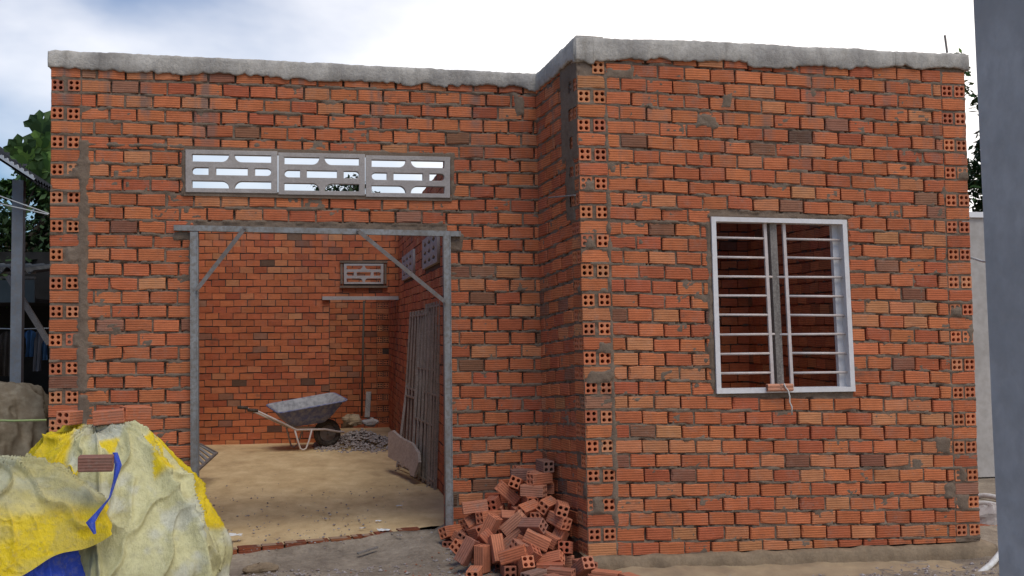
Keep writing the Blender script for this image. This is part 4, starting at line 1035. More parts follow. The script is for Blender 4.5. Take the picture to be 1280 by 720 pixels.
# ================================================================== INSIDE THE ROOM
# wheelbarrow
def barrow():
    wb0 = aty(376, 556, 15.12)
    root = empty('wheelbarrow', (wb0.x, 15.12, -.045), R(17)); root.scale = (1.0, 1.0, 1.0); tag(root, 'blue wheelbarrow caked with cement standing on the sandy floor indoors', 'wheelbarrow')
    # tray: lofted rings, x forward
    def ring(z, x0, x1, hw, r=.08, n=5):
        pts = []
        for (cx, cy, a0) in ((x1 - r, hw - r, 0), (x0 + r, hw - r, 90), (x0 + r, -hw + r, 180), (x1 - r, -hw + r, 270)):
            pts += [(cx + r * math.cos(R(a0 + 90 * i / n)), cy + r * math.sin(R(a0 + 90 * i / n)), z) for i in range(n + 1)]
        return pts
    rings = [ring(.27, -.16, .30, .17), ring(.36, -.25, .40, .22), ring(.50, -.36, .52, .29), ring(.515, -.39, .55, .32)]
    tilt = lambda p: (p[0], p[1], p[2] + (.14 * (p[0] + .3) + .11 * p[1]) * (1 if p[2] > .45 else .7) + .03)
    rings = [[tilt(p) for p in r] for r in rings]
    m_ = len(rings[0])
    out = MB(); V = [p for r in rings for p in r]
    out.add(V, [(i * m_ + k, i * m_ + (k + 1) % m_, (i + 1) * m_ + (k + 1) % m_, (i + 1) * m_ + k) for i in range(3) for k in range(m_)] + [tuple(range(m_))[::-1]])
    tray = out.build('tray', M['tray'], root, True)
    inn = MB(); V = [(p[0] * .975, p[1] * .97, p[2] + .008) for r in rings for p in r]
    inn.add(V, [(i * m_ + k, (i + 1) * m_ + k, (i + 1) * m_ + (k + 1) % m_, i * m_ + (k + 1) % m_) for i in range(3) for k in range(m_)] + [tuple(range(m_))])
    inn.build('tray_lining', M['trayin'], tray, True)
    rim = MB(); rim.tube(rings[3] + [rings[3][0]], .011, 6, False); rim.build('rim', M['tray'], tray, True)
    for s in (-1, 1):
        mb = MB(); mb.tube([(-.74, s * .27, .55), (-.66, s * .27, .54), (-.30, s * .24, .36), (-.12, s * .20, .265), (.28, s * .16, .25), (.50, s * .07, .20), (.58, s * .05, .19)], .014, 8); fr = mb.build('handle', M['whitebar'], root, True)
        mb = MB(); mb.tube([(-.77, s * .27, .553), (-.64, s * .27, .538)], .022, 8); mb.build('grip', M['rubber'], fr, True)
        mb = MB(); mb.tube([(-.14, s * .20, .265), (-.10, s * .21, .12), (-.07, s * .215, .02), (-.03, s * .215, -.0), (.01, s * .215, .02), (.05, s * .21, .12), (.09, s * .20, .262)], .012, 8); mb.build('leg', M['whitebar'], root, True)
    wh = MB()
    n = 28; cx, cz = .36, .185
    prof = [(.110, -.035), (.150, -.045), (.180, -.030), (.188, 0), (.180, .030), (.150, .045), (.110, .035)]
    V = [(cx + r * math.cos(2 * math.pi * k / n), w, cz + r * math.sin(2 * math.pi * k / n)) for k in range(n) for r, w in prof]; q = len(prof)
    wh.add(V, [(k * q + i, k * q + i + 1, ((k + 1) % n) * q + i + 1, ((k + 1) % n) * q + i) for k in range(n) for i in range(q - 1)] + [(k * q + q - 1, k * q, ((k + 1) % n) * q, ((k + 1) % n) * q + q - 1) for k in range(n)])
    w = wh.build('wheel', M['rubber'], root, True)
    rm = MB(); rm.tube([(cx, -.03, cz), (cx, -.028, cz), (cx, .028, cz), (cx, .03, cz)], [.02, .112, .112, .02], 20); rm.tube([(cx, -.07, cz), (cx, .07, cz)], .012, 8); rm.build('rim', M['steel'], w)
barrow()

# rubble heap in the doorway
rnd = random.Random(9); rb = MB()
rc = aty(450, 540, 15.55); 
for _ in range(1100):
    dx, dy = rnd.gauss(0, .30), rnd.gauss(0, .42)
    if abs(dx) > .62 or rc.x + dx > XR - .04: continue
    z = -.06 + .20 * math.exp(-(dx / .36) ** 2 - (dy / .5) ** 2) * rnd.uniform(.3, 1.05)
    rock_mb(rb, (rc.x + dx, 15.55 + dy, z), rnd.uniform(.016, .042), rnd, .7)
o = rb.build('rubble', M['chip']); tag(o, 'heap of grey and brown rubble chips at the far doorway', 'rubble', kind='stuff')
for (px, py, r, lab, mt) in ((440, 524, .12, 'large pale orange lump of rubble lying on the rubble heap', 'sand'), (463, 526, .085, 'smaller white lump lying on the rubble heap beside the pillar', 'vent')):
    p = aty(px, py, 15.75); mb = MB()
    nn = 14; mm = 9; V = []
    for j in range(mm + 1):
        for i in range(nn):
            a = 2 * math.pi * i / nn; b = math.pi * j / mm - math.pi / 2
            k = r * (.7 + .6 * float(vn(i % nn * .7 + px, j * .8, 3)))
            V.append((k * math.cos(a) * math.cos(b) * 1.2, k * math.sin(a) * math.cos(b), k * .7 * math.sin(b)))
    mb.add(V, [(j * nn + i, j * nn + (i + 1) % nn, (j + 1) * nn + (i + 1) % nn, (j + 1) * nn + i) for j in range(mm) for i in range(nn)])
    o = mb.build('rubble_lump', M[mt]); o.location = (p.x, p.y, p.z - .02); tag(o, lab, 'rubble lump')

# steel frames leaning on the partition wall
def lean_frame(BL, BR, TL_, TR_, label, bars=2, rungs=(.9, .96), tube=.02, m_='steel'):
    c = [aty(*q) for q in (BL, BR, TL_, TR_)]
    for k in (0, 1):      # feet down on the floor
        c[k] = c[k + 2].lerp(c[k], (c[k + 2].z + .015) / (c[k + 2].z - c[k].z))
        c[k].x = min(c[k].x, XR - .03)
    root = empty('steel_grille', c[0]); tag(root, label, 'grille', 'steel grilles leaning inside the room')
    c = [p - c[0] for p in c]
    P = lambda s, t: c[0].lerp(c[1], s).lerp(c[2].lerp(c[3], s), t)
    for i in range(bars + 2):
        s = i / (bars + 1); mb = MB(); mb.bar(P(s, 0), P(s, 1), tube * 1.4, tube * 1.4); mb.build('upright', M[m_], root)
    for t in rungs:
        mb = MB(); mb.bar(P(0, t), P(1, t), tube, tube); mb.build('crossbar', M[m_], root)
lean_frame((499, 566, 12.7), (521, 588, 11.8), (519, 402, 13.2), (542, 397, 11.5), 'front brown steel grille with ladder-like top rungs', 0, (.02, .48, .92, .985), .020, 'rust')
lean_frame((504, 562, 13.0), (530, 586, 11.6), (514, 390, 12.9), (535, 386, 11.6), 'close-barred brown grille right behind the ladder-topped one', 5, (.03, .5, .97), .018, 'rust')
lean_frame((516, 572, 11.9), (541, 588, 11.0), (527, 392, 12.2), (547, 388, 10.9), 'brown many-barred grille leaning between the ladder-topped one and the jamb', 4, (.02, .35, .66, .97), .020, 'rust')
lean_frame((528, 572, 11.6), (550, 588, 10.8), (534, 380, 11.7), (551, 376, 10.6), 'tall brown steel grille nearest the doorway jamb', 4, (.04, .5, .98), .020, 'rust')
# caked board propped before them
_p0 = aty(485, 571, 12.3); _p1 = aty(516, 597, 11.25); _n = (_p1 - _p0).cross(Vector((.22, .05, 1))).normalized()
def onpl(px, py):
    d = ray(px, py); o_ = Vector((0, 0, CAM_H)); return o_ + d * ((_p0 - o_).dot(_n) / d.dot(_n))
poly = [onpl(*q) for q in ((485, 541), (490, 538), (500, 547), (514, 554), (522, 566), (523, 578), (517, 596), (513, 594), (511, 587), (506, 583), (502, 584), (499, 577), (493, 576), (485, 571))]
A7 = poly[-1].copy(); poly = [p - A7 for p in poly]
mb = MB(); th_ = Vector((.03, .012, 0)); n = len(poly)
mb.add(poly + [p + th_ for p in poly], [tuple(range(n))[::-1], tuple(range(n, 2 * n))] + [(i, (i + 1) % n, n + (i + 1) % n, n + i) for i in range(n)])
o = mb.build('mortar_board', M['slab']); o.location = A7; tag(o, 'cement-caked board with a broken lower edge propped against the grilles', 'board')
# barred panel lying inside by the left jamb
root = empty('steel_rack', aty(246, 590, 11.2)); root.location.z = -.03; tag(root, 'striped metal panel of parallel slats lying low behind the left jamb', 'metal panel')
b0 = Vector(root.location)
q0, q1, q2, q3 = aty(222, 562, 12.2) - b0, aty(250, 555, 12.2) - b0, aty(271, 566, 12.2) - b0, aty(238, 596, 11.0) - b0
mb = MB()
for e_ in ((q1, q2), (q2, q3), (q3, q0), (q0, q1)): mb.bar(e_[0], e_[1], .03, .02)
mb.build('frame', M['steel'], root)
for i in range(7):
    t = (i + .5) / 7; mb = MB(); mb.bar(q1.lerp(q0, t), q2.lerp(q3, t), .035, .012); mb.build('slat', M['galv'], root)
# pole and dark post propped by the far pillar
P0 = aty(455, 376, 15.9); P1 = aty(452, 520, 15.6); mb = MB(); mb.tube([P1 - P1, P0 - P1], .014, 8)
o = mb.build('pole', M['bark'], None, True); o.location = P1; tag(o, 'thin grey pole standing upright in the far doorway', 'pole')
P0 = aty(461, 490, 15.9); P1 = aty(459, 522, 15.7); mb = MB(); mb.bar(P1 - P1, P0 - P1, .07, .03)
o = mb.build('plank', M['wood']); o.location = P1; tag(o, 'short dark plank leaning at the foot of the far pillar', 'plank')
# scraps on the floor
for i, (px, py, s, lab) in enumerate(((292, 672, .07, 'crumpled white scrap near the left of the threshold'), (480, 665, .055, 'flat white scrap near the right of the threshold'), (452, 662, .02, 'tiny white crumb just left of the flat white scrap'),
                                      (499, 634, .03, 'thin white sliver deeper in on the sandy floor'), (473, 653, .03, 'small pale flake between the crumb and the sliver'))):
    p = atz(px, py, .0); mb = MB(); rnd = random.Random(i)
    n = 5; V = [(s * (a / n - .5) * 1.6 + rnd.uniform(-.2, .2) * s, s * (b / n - .5) * 1.0 + rnd.uniform(-.2, .2) * s, rnd.uniform(0, .28) * s + .006) for b in range(n + 1) for a in range(n + 1)]
    mb.add(V, [(b * (n + 1) + a, b * (n + 1) + a + 1, (b + 1) * (n + 1) + a + 1, (b + 1) * (n + 1) + a) for a in range(n) for b in range(n)])
    o = mb.build('paper_scrap', M['paper']); o.location = (p.x, p.y, .004); tag(o, lab, 'scrap', 'white scraps on the floor')

# ================================================================== DETAILS ON THE FRONT
# half brick on the window sill with a rope tied round it
pb = wpx(972, 484); 
mb = hollow_brick_mesh('b', .19, .042, .05); 
sb = mb.build('brick_fragment', M['brick_loose']); sb.location = (pb.x, YR - .035, pb.z); tag(sb, 'slim brick piece with a cord tied round it on the window sill', 'brick')
mb = MB(); mb.tube([(.02, -.03, .028), (.032, -.03, -.0), (.048, -.034, -.02), (.058, -.038, -.06), (.056, -.040, -.10), (.072, -.04, -.135), (.07, -.04, -.18)], .005, 6)
o = mb.build('cord', M['rope'], None, True); o.location = sb.location; tag(o, 'pale cord hanging from the brick on the window sill', 'cord')
# wire sticking out of the return wall
P0 = aty(686, 247, 8.0); P1 = aty(719, 244, 7.55); mb = MB(); mb.tube([(0, 0, 0), P1 - P0], .006, 6); o = mb.build('rebar_stub', M['galv']); o.location = P0; tag(o, 'short pale rod sticking out of the narrow return wall', 'rod')
P1 = aty(1181, 44, 7.6); P0 = aty(1184, 66, 7.6); mb = MB(); mb.tube([(0, 0, 0), P1 - P0], .008, 6); o = mb.build('rebar_stub', M['steel']); o.location = P0; tag(o, 'dark rod standing up from the right end of the top beam', 'rod')

# ================================================================== RIGHT EDGE
# plastered column close to the camera
cy = 2.9
xl = aty(1236, 420, cy + .34).x
cm = MB(); n = 60; w = .34; V = []
prof = [(0.012, 0), (w, 0), (w, w), (0, w), (0, .012), (.003, .004)]
for j in range(n + 1):
    z = -.2 + 3.6 * j / n
    for k, (a, b) in enumerate(prof):
        e_ = (float(fbm(z * 3, k, 33)) - .5) * .008; V.append((a + e_ - (z - 1.5) * .028, b + e_, z))
m_ = len(prof)
cm.add(V, [(j * m_ + k, j * m_ + (k + 1) % m_, (j + 1) * m_ + (k + 1) % m_, (j + 1) * m_ + k) for j in range(n) for k in range(m_)] + [tuple(n * m_ + k for k in range(m_))])
o = cm.build('column', M['pole']); o.location = (xl, cy, 0); tag(o, 'dark grey plastered column close by at the right edge', 'column')
# pale boundary wall with white coping
bw = empty('boundary_wall', (6.0, 11.2, -.12)); tag(bw, 'pale rendered boundary wall with white coping to the right of the house', 'wall')
zt = aty(1225, 272, 11.2).z + .12
mb = MB(); mb.box((2.5, .08, zt / 2), (7, .14, zt)); mb.build('wall', M['whitewall'], bw)
mb = MB(); mb.box((2.5, .08, zt + .03), (7.05, .2, .06)); mb.build('coping', M['cap'], bw)
mb = MB(); p0 = aty(1210, 321, 11.0); p1 = aty(1250, 328, 9.0); mb.tube([(0, 0, 0), (p1 - p0) * .5 + Vector((0, 0, -.02)), p1 - p0], .012, 6)
o = mb.build('cable', M['wire'], None, True); o.location = p0; tag(o, 'white cable strung across the gap before the pale boundary wall', 'cable')
# low brick edging and pipes
mb = MB(); rnd = random.Random(4)
le = aty(1226, 656, 8.6)
fr = Frame((le.x - .15, 8.6, 0), (1, .1, 0), (0, -1, 0))
for k in range(4):
    x = -.1 * (k % 2); zk_ = le.z - .36 + k * .09
    for i in range(6): brick(mb, fr, x, x + .18, (zk_, zk_ + .08), (zk_, zk_ + .08), rnd, pick(rnd), 0, True, -.09); x += .19
mb2 = slab(fr, -.1, 1.05, -.15, le.z - .02, -.012, -.09); 
lw = empty('brick_kerb', (le.x - .15, 8.6, -.15)); tag(lw, 'knee-low red brick edging wall right of the house plinth', 'low wall')
loc_mb(mb, lw.location).build('brickwork', M['brick'], lw); loc_mb(mb2, lw.location).build('mortar', M['mortar'], lw)
def pipe(pts, r, lab):
    base = Vector(pts[0]); mb = MB(); q = []
    pts = [Vector(p) - base for p in pts]
    for i in range(len(pts) - 1):
        for k in range(6):
            t = k / 6; a = pts[max(i - 1, 0)]; b = pts[i]; c = pts[i + 1]; d = pts[min(i + 2, len(pts) - 1)]
            q.append(.5 * ((2 * b) + (c - a) * t + (2 * a - 5 * b + 4 * c - d) * t * t + (3 * b - a - 3 * c + d) * t ** 3))
    q.append(pts[-1]); mb.tube(q, r, 10); o = mb.build('plastic_pipe', M['pvc'], None, True); o.location = base; tag(o, lab, 'pipe', 'white plastic pipes')
pipe([aty(1205, 735, 7.0), aty(1222, 719, 7.05), aty(1240, 704, 7.1), aty(1256, 684, 7.2)], .022, 'curved white plastic pipe rising at the bottom right corner')
pipe([aty(1222, 620, 9.9), aty(1236, 620, 9.8), aty(1262, 626, 9.6)], .025, 'upper straight white pipe lying before the boundary wall')
pipe([aty(1222, 629, 9.6), aty(1238, 630, 9.5), aty(1262, 637, 9.3)], .025, 'lower white pipe lying just beneath the upper one')
mb = MB(); rnd = random.Random(8); V = []; nn, mm = 14, 9
for j in range(mm + 1):
    for i in range(nn):
        a = 2 * math.pi * i / nn; b = math.pi * j / mm - math.pi / 2; k = .14 * (.7 + .6 * float(vn(i * .9, j * .9, 13)))
        V.append((k * math.cos(a) * math.cos(b) * 1.2, k * math.sin(a) * math.cos(b), k * .7 * math.sin(b)))
mb.add(V, [(j * nn + i, j * nn + (i + 1) % nn, (j + 1) * nn + (i + 1) % nn, (j + 1) * nn + i) for j in range(mm) for i in range(nn)])
o = mb.build('cement_lump', M['vent']); o.location = aty(1238, 646, 8.75); tag(o, 'pale lump of hardened cement on the low brick edging', 'lump')
# stuff lying before the door
def plank(a, b, w, t, mat, lab, nm='plank'):
    a = Vector(a); b = Vector(b); mb = MB(); mb.bar((0, 0, 0), b - a, w, t); o = mb.build(nm, M[mat]); o.location = a; tag(o, lab, 'plank')
p0 = atz(447, 692, -.07); p1 = atz(472, 684, -.05); plank(p0, p1, .02, .012, 'wood', 'short dark stick lying on the dirt before the threshold', 'stick')
p0 = atz(306, 712, -.09); 
mb = MB(); V = []
nn, mm = 16, 8
for j in range(mm + 1):
    for i in range(nn):
        a = 2 * math.pi * i / nn; b = math.pi * j / mm - math.pi / 2; k = (.75 + .5 * float(vn(i * .8 + 3, j * .9, 23)))
        V.append((.13 * k * math.cos(a) * math.cos(b), .07 * k * math.sin(a) * math.cos(b), .04 * k * math.sin(b)))
mb.add(V, [(j * nn + i, j * nn + (i + 1) % nn, (j + 1) * nn + (i + 1) % nn, (j + 1) * nn + i) for j in range(mm) for i in range(nn)])
o = mb.build('stone', M['plinth']); o.location = (p0.x + .1, p0.y, p0.z); o.rotation_euler = (0, 0, .1); tag(o, 'flat brown stone half sunk in the dirt before the threshold', 'stone')

# ================================================================== LEFT EDGE
# brown canvas over a stack, with green cords
cv = empty('canvas_cover', (-2.5, 8.9, -.12)); tag(cv, 'brown canvas draped over a stack left of the corner pillar', 'canvas')
zc_ = aty(30, 476, 8.9).z
mbx = heap_surface((-2.72, 9.0, -.14), .80, .55, zc_ + .12, 0, 2 * math.pi, 1.0, 45, 300, 130, .36, .16, None, wr=.004)
loc_mb(mbx, (-2.5, 8.9, -.12)).build('cloth', M['brown_tarp'], cv, True)
for (a, b, lab) in (((0, 523), (58, 525), 'green cord stretched level across the brown canvas'), ((0, 560), (24, 572), 'green cord sagging low across the brown canvas')):
    A_ = aty(*a, 8.25) + Vector((-.6, .1, .02)); B_ = aty(*b, 8.32); mb = MB(); mb.tube([A_ - A_, (B_ - A_) * .4 + Vector((0, 0, -.015)), (B_ - A_) * .75 + Vector((0, 0, -.012)), B_ - A_], .008, 6)
    o = mb.build('cord', M['cord'], None, True); o.location = A_; tag(o, lab, 'cord')
# neighbour's shed
sh = empty('shed', (-3.9, 11.2, -.12)); tag(sh, 'dark open-sided neighbouring shed with corrugated roof at the left edge', 'shed')
so = Vector((-3.9, 11.2, -.12))
def shp_(mb, nm, mt, par=sh, smooth=False): return loc_mb(mb, so).build(nm, M[mt], par, smooth)
pA = aty(24, 226, 10.2); pB2 = aty(20, 480, 10.2)
mb = MB(); mb.bar((pB2.x, 10.2, -.12), (pA.x, 10.2, pA.z), .09, .09, (0, 1, 0)); shp_(mb, 'post', 'postpaint')
def corr(x0, x1, y0, y1, z0, z1, per=.1, amp=.015, axis='x'):
    """corrugated sheet falling from y0,z0 to y1,z1 (ridges run in y)"""
    mb = MB(); n = int((x1 - x0) / per * 8); V = []
    for (y, z) in ((y0, z0), (y1, z1)):
        for i in range(n + 1):
            x = x0 + (x1 - x0) * i / n; V.append((x, y, z + amp * math.sin(2 * math.pi * x / per)))
    mb.add(V, [(i, i + 1, n + 2 + i, n + 1 + i) for i in range(n)]); return mb
# roof falling to the right: ridges run in x
mb = MB(); n = 120; V = []
rA = aty(-120, 117, 9.9); rB = aty(44, 224, 9.9)
for (x, z) in ((rA.x, rA.z), (rB.x, rB.z)):
    for i in range(n + 1):
        y = 9.9 + 3.6 * i / n; V.append((x, y, z + .014 * math.sin(2 * math.pi * y / .1)))
for (x, z) in ((rA.x, rA.z - .03), (rB.x, rB.z - .03)):
    for i in range(n + 1):
        y = 9.9 + 3.6 * i / n; V.append((x, y, z + .014 * math.sin(2 * math.pi * y / .1)))
m2 = n + 1
mb.add(V, [(i, i + 1, m2 + i + 1, m2 + i) for i in range(n)] + [(2 * m2 + i, 3 * m2 + i, 3 * m2 + i + 1, 2 * m2 + i + 1) for i in range(n)])
shp_(mb, 'roof', 'tin_dark')
mb = MB(); V = []; n = 90
for i in range(n + 1):
    t = i / n; p = rA.lerp(rB, t); d = (rB - rA).normalized(); u_ = Vector((-d.z, 0, d.x)); s = .012 * math.sin(t * 2 * math.pi * 26)
    V += [Vector((p.x, 9.885, p.z)) + u_ * (.012 + s), Vector((p.x, 9.885, p.z)) - u_ * .012, Vector((p.x, 9.905, p.z)) - u_ * .012, Vector((p.x, 9.905, p.z)) + u_ * (.012 + s)]
mb.add(V, [(i * 4 + k, i * 4 + (k + 1) % 4, i * 4 + 4 + (k + 1) % 4, i * 4 + 4 + k) for i in range(n) for k in range(4)])
shp_(mb, 'roof_edge', 'tin_pale')
# lower lean-to behind: fascia, rails, pale sheet edge
zf0 = aty(30, 350, 12).z; zf1 = aty(30, 378, 12).z
mb = MB(); mb.box((-4.6, 12.0, (zf0 + zf1) / 2), (3.6, .06, zf0 - zf1)); shp_(mb, 'fascia', 'fascia')
for py in (341, 347):
    z = aty(30, py, 12).z; mb = MB(); mb.box((-4.6, 12.0, z), (3.6, .04, .022)); shp_(mb, 'rail', 'wood')
mb = corr(-6.4, -2.8, 11.9, 13.4, aty(30, 338, 11.9).z, aty(30, 338, 11.9).z + .12, .14, .035); shp_(mb, 'lower_roof', 'tin_grey')
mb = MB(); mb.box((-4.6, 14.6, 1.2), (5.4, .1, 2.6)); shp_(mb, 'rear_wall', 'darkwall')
mb = MB(); mb.box((-4.6, 13.3, zf1 + .02), (3.6, 2.6, .04)); shp_(mb, 'added_ceiling', 'darkwall')  # added overhead so the inside of the shed stays dark
mb = MB(); mb.bar(aty(10, 345, 11.0), aty(62, 430, 11.0), .05, .05); shp_(mb, 'brace', 'wood')
# washing on a line
def garment(px, py0, py1, Y, wpx_, mat, lab, seed):
    a = aty(px, py0, Y); b = aty(px, py1, Y); w = wpx_ * Y / F_PX; h = a.z - b.z; mb = MB(); n, k = 10, 12; V = []
    for j in range(k + 1):
        t = j / k; ww = w * (.45 if j == 0 else .95 if j < 4 else .72) 
        for i in range(n + 1):
            s = i / n - .5; V.append((s * ww, .035 * math.sin(s * 14 + seed + t * 2) * (.3 + t), -h * t - .02 * abs(s) * (1 if j < 3 else 0)))
    m_ = len(V); V += [(x, y + .02, z) for x, y, z in V]
    F = [(j * (n + 1) + i, j * (n + 1) + i + 1, (j + 1) * (n + 1) + i + 1, (j + 1) * (n + 1) + i) for j in range(k) for i in range(n)]
    F += [tuple(m_ + q for q in f[::-1]) for f in F]
    mb.add(V, F); o = mb.build('shirt', M[mat], None, True); o.location = a; tag(o, lab, 'shirt', 'washing hung in the shed')
garment(37, 412, 446, 11.3, 13, 'cloth_blue', 'blue shirt hanging in the shed, left of the pale one', 1)
garment(47, 414, 464, 11.35, 13, 'cloth_grey', 'pale blue-grey shirt hanging in the shed beside the pillar', 2)
garment(55, 418, 450, 11.5, 12, 'cloth_blue', 'dark blue shirt hanging in the shed nearest the pillar', 3)
garment(8, 414, 470, 11.3, 16, 'cloth_dark', 'brown patterned garment hanging in the shed left of the post', 4)
p0 = aty(-25, 410, 11.3); p1 = aty(70, 410, 11.3); mb = MB(); mb.tube([(0, 0, 0), (p1 - p0) / 2 + Vector((0, 0, -.01)), p1 - p0], .005, 5); o = mb.build('clothes_line', M['wire']); o.location = p0; tag(o, 'thin line holding the washing inside the shed', 'line')
for (a, b, lab) in (((-10, 240), (61, 267), 'upper white cable running to the corner pillar'), ((-10, 251), (60, 268), 'lower white cable running to the corner pillar')):
    A_ = aty(*a, 9.2); B_ = aty(*b, 8.38); A_ = B_ + (A_ - B_) * 2.2; mb = MB(); mb.tube([(0, 0, 0), (B_ - A_) * .5 + Vector((0, 0, -.01)), B_ - A_], .0045, 5); o = mb.build('cable', M['wire'], None, True); o.location = A_; tag(o, lab, 'cable')

# ================================================================== TREES
def tree(name, base, h, crown_c, crown_r, nclump, leaves, leaf_s, mat, label, seed, cat='tree'):
    rnd = random.Random(seed); base = Vector(base); root = empty(name, base); tag(root, label, cat)
    tr = MB(); cc = Vector(crown_c) - base
    tr.tube([(0, 0, 0), (.05, .03, cc.z * .4), (cc.x * .5, cc.y * .5, cc.z * .7), (cc.x, cc.y, cc.z)], [.16, .13, .10, .05], 8)
    cl = []
    for _ in range(nclump):
        while True:
            p = Vector((rnd.uniform(-1, 1), rnd.uniform(-1, 1), rnd.uniform(-1, 1)))
            if p.length < 1 and p.length > .35: break
        p = cc + Vector((p.x * crown_r[0], p.y * crown_r[1], p.z * crown_r[2])); cl.append(p)
        if rnd.random() < .5: tr.tube([cc * .75, (cc * .75).lerp(p, .5) + Vector((0, 0, .1)), p], [.05, .03, .012], 5)
    tr.build('trunk', M['bark'], root, True)
    cr = MB()
    for p in cl:
        cs = rnd.uniform(.25, .55) * min(crown_r); shade = rnd.uniform(0, .7)
        for _ in range(leaves):
            d = Vector((rnd.gauss(0, 1), rnd.gauss(0, 1), rnd.gauss(0, .7))); d = d.normalized() * cs * rnd.random() ** .45
            q = p + d; a = Vector((rnd.uniform(-1, 1), rnd.uniform(-1, 1), rnd.uniform(-.9, .3))).normalized(); b = a.cross(Vector((rnd.gauss(0, .5), rnd.gauss(0, .5), 1))).normalized()
            s = leaf_s * rnd.uniform(.6, 1.3); v = min(1, max(0, shade + rnd.uniform(-.25, .3)))
            cr.add([q, q + a * s * .5 + b * s * .26, q + a * s, q + a * s * .5 - b * s * .26], [(0, 1, 2, 3)], (v, v, v))
    cr.build('crown', M[mat], root)
c = aty(-10, 300, 15.5)
tree('broadleaf_tree', (c.x, 15.5, -.12), 4, (c.x, 15.5, 2.55), (1.7, 1.3, 1.25), 60, 260, .11, 'leaf', 'dark green tree behind the neighbouring shed at the left', 1)
c = aty(12, 195, 14.2)
tree('broadleaf_tree', (c.x - .9, 16.5, -.12), 4, (c.x + .2, 16.5, 3.65), (.85, .7, .65), 26, 230, .13, 'leaf_light', 'brighter green tree crown showing above the shed roof', 2)
# papaya leaves beside the corner pillar
pr = empty('papaya_plant', (-2.75, 11.0, -.12)); tag(pr, 'papaya plant with large lobed leaves behind the left corner pillar', 'plant')
mb = MB(); mb.tube([(0, 0, 0), (.03, 0, 1.6), (0.05, 0, 3.0)], [.06, .05, .035], 8); mb.build('trunk', M['bark'], pr, True)
rnd = random.Random(12)
tips = [aty(px, py, 11.0) - Vector((-2.75, 11, -.12)) for px, py in ((52, 166), (50, 188), (28, 196), (60, 215), (74, 178), (36, 205), (66, 240), (45, 228))]
for tpnt in tips:
    mb = MB(); base = Vector((.05, 0, 2.95)); mb.tube([base, base.lerp(tpnt, .5) + Vector((0, 0, .08)), tpnt], [.012, .01, .007], 5)
    out = (tpnt - base).normalized(); yaw = math.atan2(out.z, out.x) + rnd.uniform(-.3, .3)
    for k in range(7):
        an = yaw + (k - 3) * .42; L = .26 * (1 - .07 * abs(k - 3)); d = Vector((math.cos(an), rnd.uniform(-.5, .2), math.sin(an))).normalized()
        s_ = d.cross(Vector((.2, 1, .1))).normalized(); v = rnd.uniform(.1, 1); z_ = Vector((0, .03, -.02))
        pts = [tpnt, tpnt + d * L * .35 + s_ * .045, tpnt + d * L * .55 + s_ * .028, tpnt + d * L * .72 + s_ * .05, tpnt + d * L + z_, tpnt + d * L * .72 - s_ * .05, tpnt + d * L * .55 - s_ * .028, tpnt + d * L * .35 - s_ * .045]
        mb.add(pts, [tuple(range(8))], (v, v, v))
    mb.build('leaf', M['leaf_light'] if rnd.random() < .55 else M['leaf'], pr)
# right tree, between pillar and column
c = aty(1232, 150, 13.5)
tree('broadleaf_tree', (c.x + .4, 13.5, -.12), 4, (c.x + .35, 13.5, 3.25), (.75, .7, 1.5), 46, 130, .13, 'leaf', 'dark leafy tree showing between the right pillar and the grey column', 5)
c = aty(1165, 66, 15)
tree('broadleaf_tree', (c.x, 15, -.12), 4, (c.x + .1, 15, c.z - .35), (.45, .4, .42), 12, 90, .1, 'leaf_light', 'pale treetop peeking over the right end of the top beam', 6)
c = aty(428, 238, 24)
tree('broadleaf_tree', (c.x, 24, -.12), 4, (c.x + .1, 24, c.z - .6), (.9, .7, .75), 26, 120, .14, 'leaf', 'distant treetop seen through the middle vent block', 7)

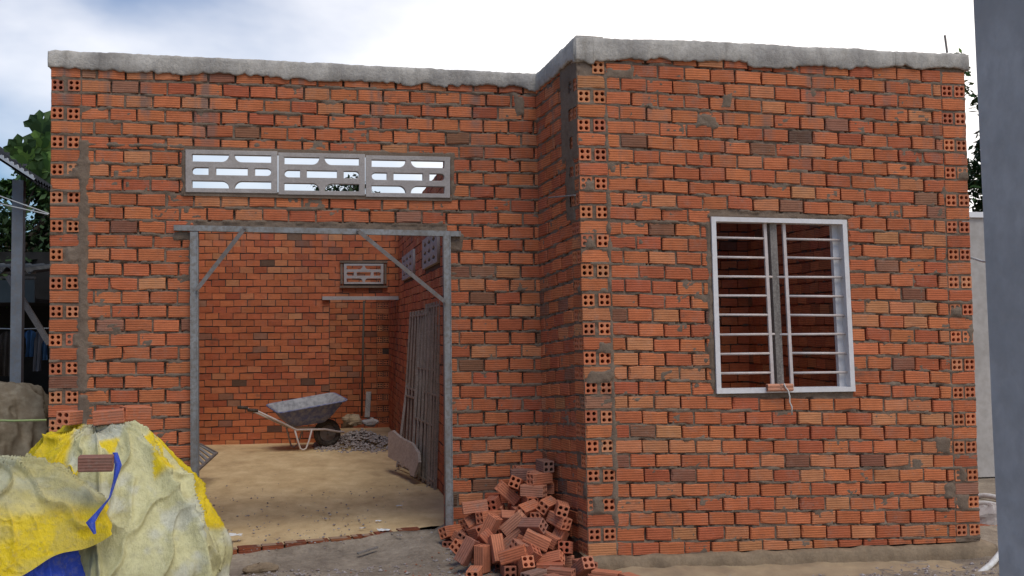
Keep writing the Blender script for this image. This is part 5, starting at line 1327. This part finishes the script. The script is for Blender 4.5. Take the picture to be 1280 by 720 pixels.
# ================================================================== WORLD, SUN
EL, AZ = R(60), R(168)     # sun height and compass angle: hazy sun from behind and right of the camera
w = bpy.data.worlds.new('World'); scene.world = w; w.use_nodes = True; nt = w.node_tree
bg = nt.nodes['Background']; sky = nt.nodes.new('ShaderNodeTexSky'); sky.sky_type = 'NISHITA'; sky.sun_disc = False
sky.sun_elevation = EL; sky.sun_rotation = AZ; sky.air_density = 1.2; sky.dust_density = .5; sky.ozone_density = 2.5
tc = nt.nodes.new('ShaderNodeTexCoord')
mp = nt.nodes.new('ShaderNodeMapping'); mp.inputs['Scale'].default_value = (1, 1, 1.7); nt.links.new(tc.outputs['Generated'], mp.inputs[0])
nz = nt.nodes.new('ShaderNodeTexNoise'); nz.inputs['Scale'].default_value = 2.1; nz.inputs['Detail'].default_value = 6; nz.inputs['Roughness'].default_value = .5; nz.inputs['Distortion'].default_value = .15
nt.links.new(mp.outputs[0], nz.inputs['Vector'])
# more cloud towards the right of the view, clearer towards the upper left
dp = nt.nodes.new('ShaderNodeVectorMath'); dp.operation = 'DOT_PRODUCT'; nt.links.new(tc.outputs['Generated'], dp.inputs[0]); dp.inputs[1].default_value = (1.0, .22, -.75)
ma = nt.nodes.new('ShaderNodeMath'); ma.operation = 'MULTIPLY_ADD'; nt.links.new(dp.outputs['Value'], ma.inputs[0]); ma.inputs[1].default_value = .75; nt.links.new(nz.outputs[0], ma.inputs[2])
cr = nt.nodes.new('ShaderNodeValToRGB'); cr.color_ramp.elements[0].position = .36; cr.color_ramp.elements[1].position = .66
cr.color_ramp.elements[0].color = (.04, .04, .04, 1)
nt.links.new(ma.outputs[0], cr.inputs[0])
mx = nt.nodes.new('ShaderNodeMix'); mx.data_type = 'RGBA'; nt.links.new(cr.outputs[0], mx.inputs[0]); tint = nt.nodes.new('ShaderNodeMix'); tint.data_type = 'RGBA'; tint.blend_type = 'MULTIPLY'; tint.inputs[0].default_value = 1; tint.inputs[7].default_value = (.42, .58, .78, 1)
nt.links.new(sky.outputs[0], tint.inputs[6]); nt.links.new(tint.outputs[2], mx.inputs[6])
mx.inputs[7].default_value = (11.6, 11.2, 10.9, 1)
nt.links.new(mx.outputs[2], bg.inputs[0]); bg.inputs[1].default_value = .115
sl = bpy.data.lights.new('sun', 'SUN'); sl.energy = 1.6; sl.angle = R(30); sl.color = (1, .95, .88)
so_ = bpy.data.objects.new('sun', sl); COL.objects.link(so_)
# sky texture: rotation measured from +Y clockwise seen from above
dirv = Vector((math.sin(AZ) * math.cos(EL), math.cos(AZ) * math.cos(EL), math.sin(EL)))
so_.rotation_euler = dirv.to_track_quat('Z', 'Y').to_euler(); so_.location = (0, 0, 30)
scene.view_settings.view_transform = 'Standard'; scene.view_settings.look = 'None'; scene.view_settings.exposure = 0.15; scene.view_settings.gamma = 1
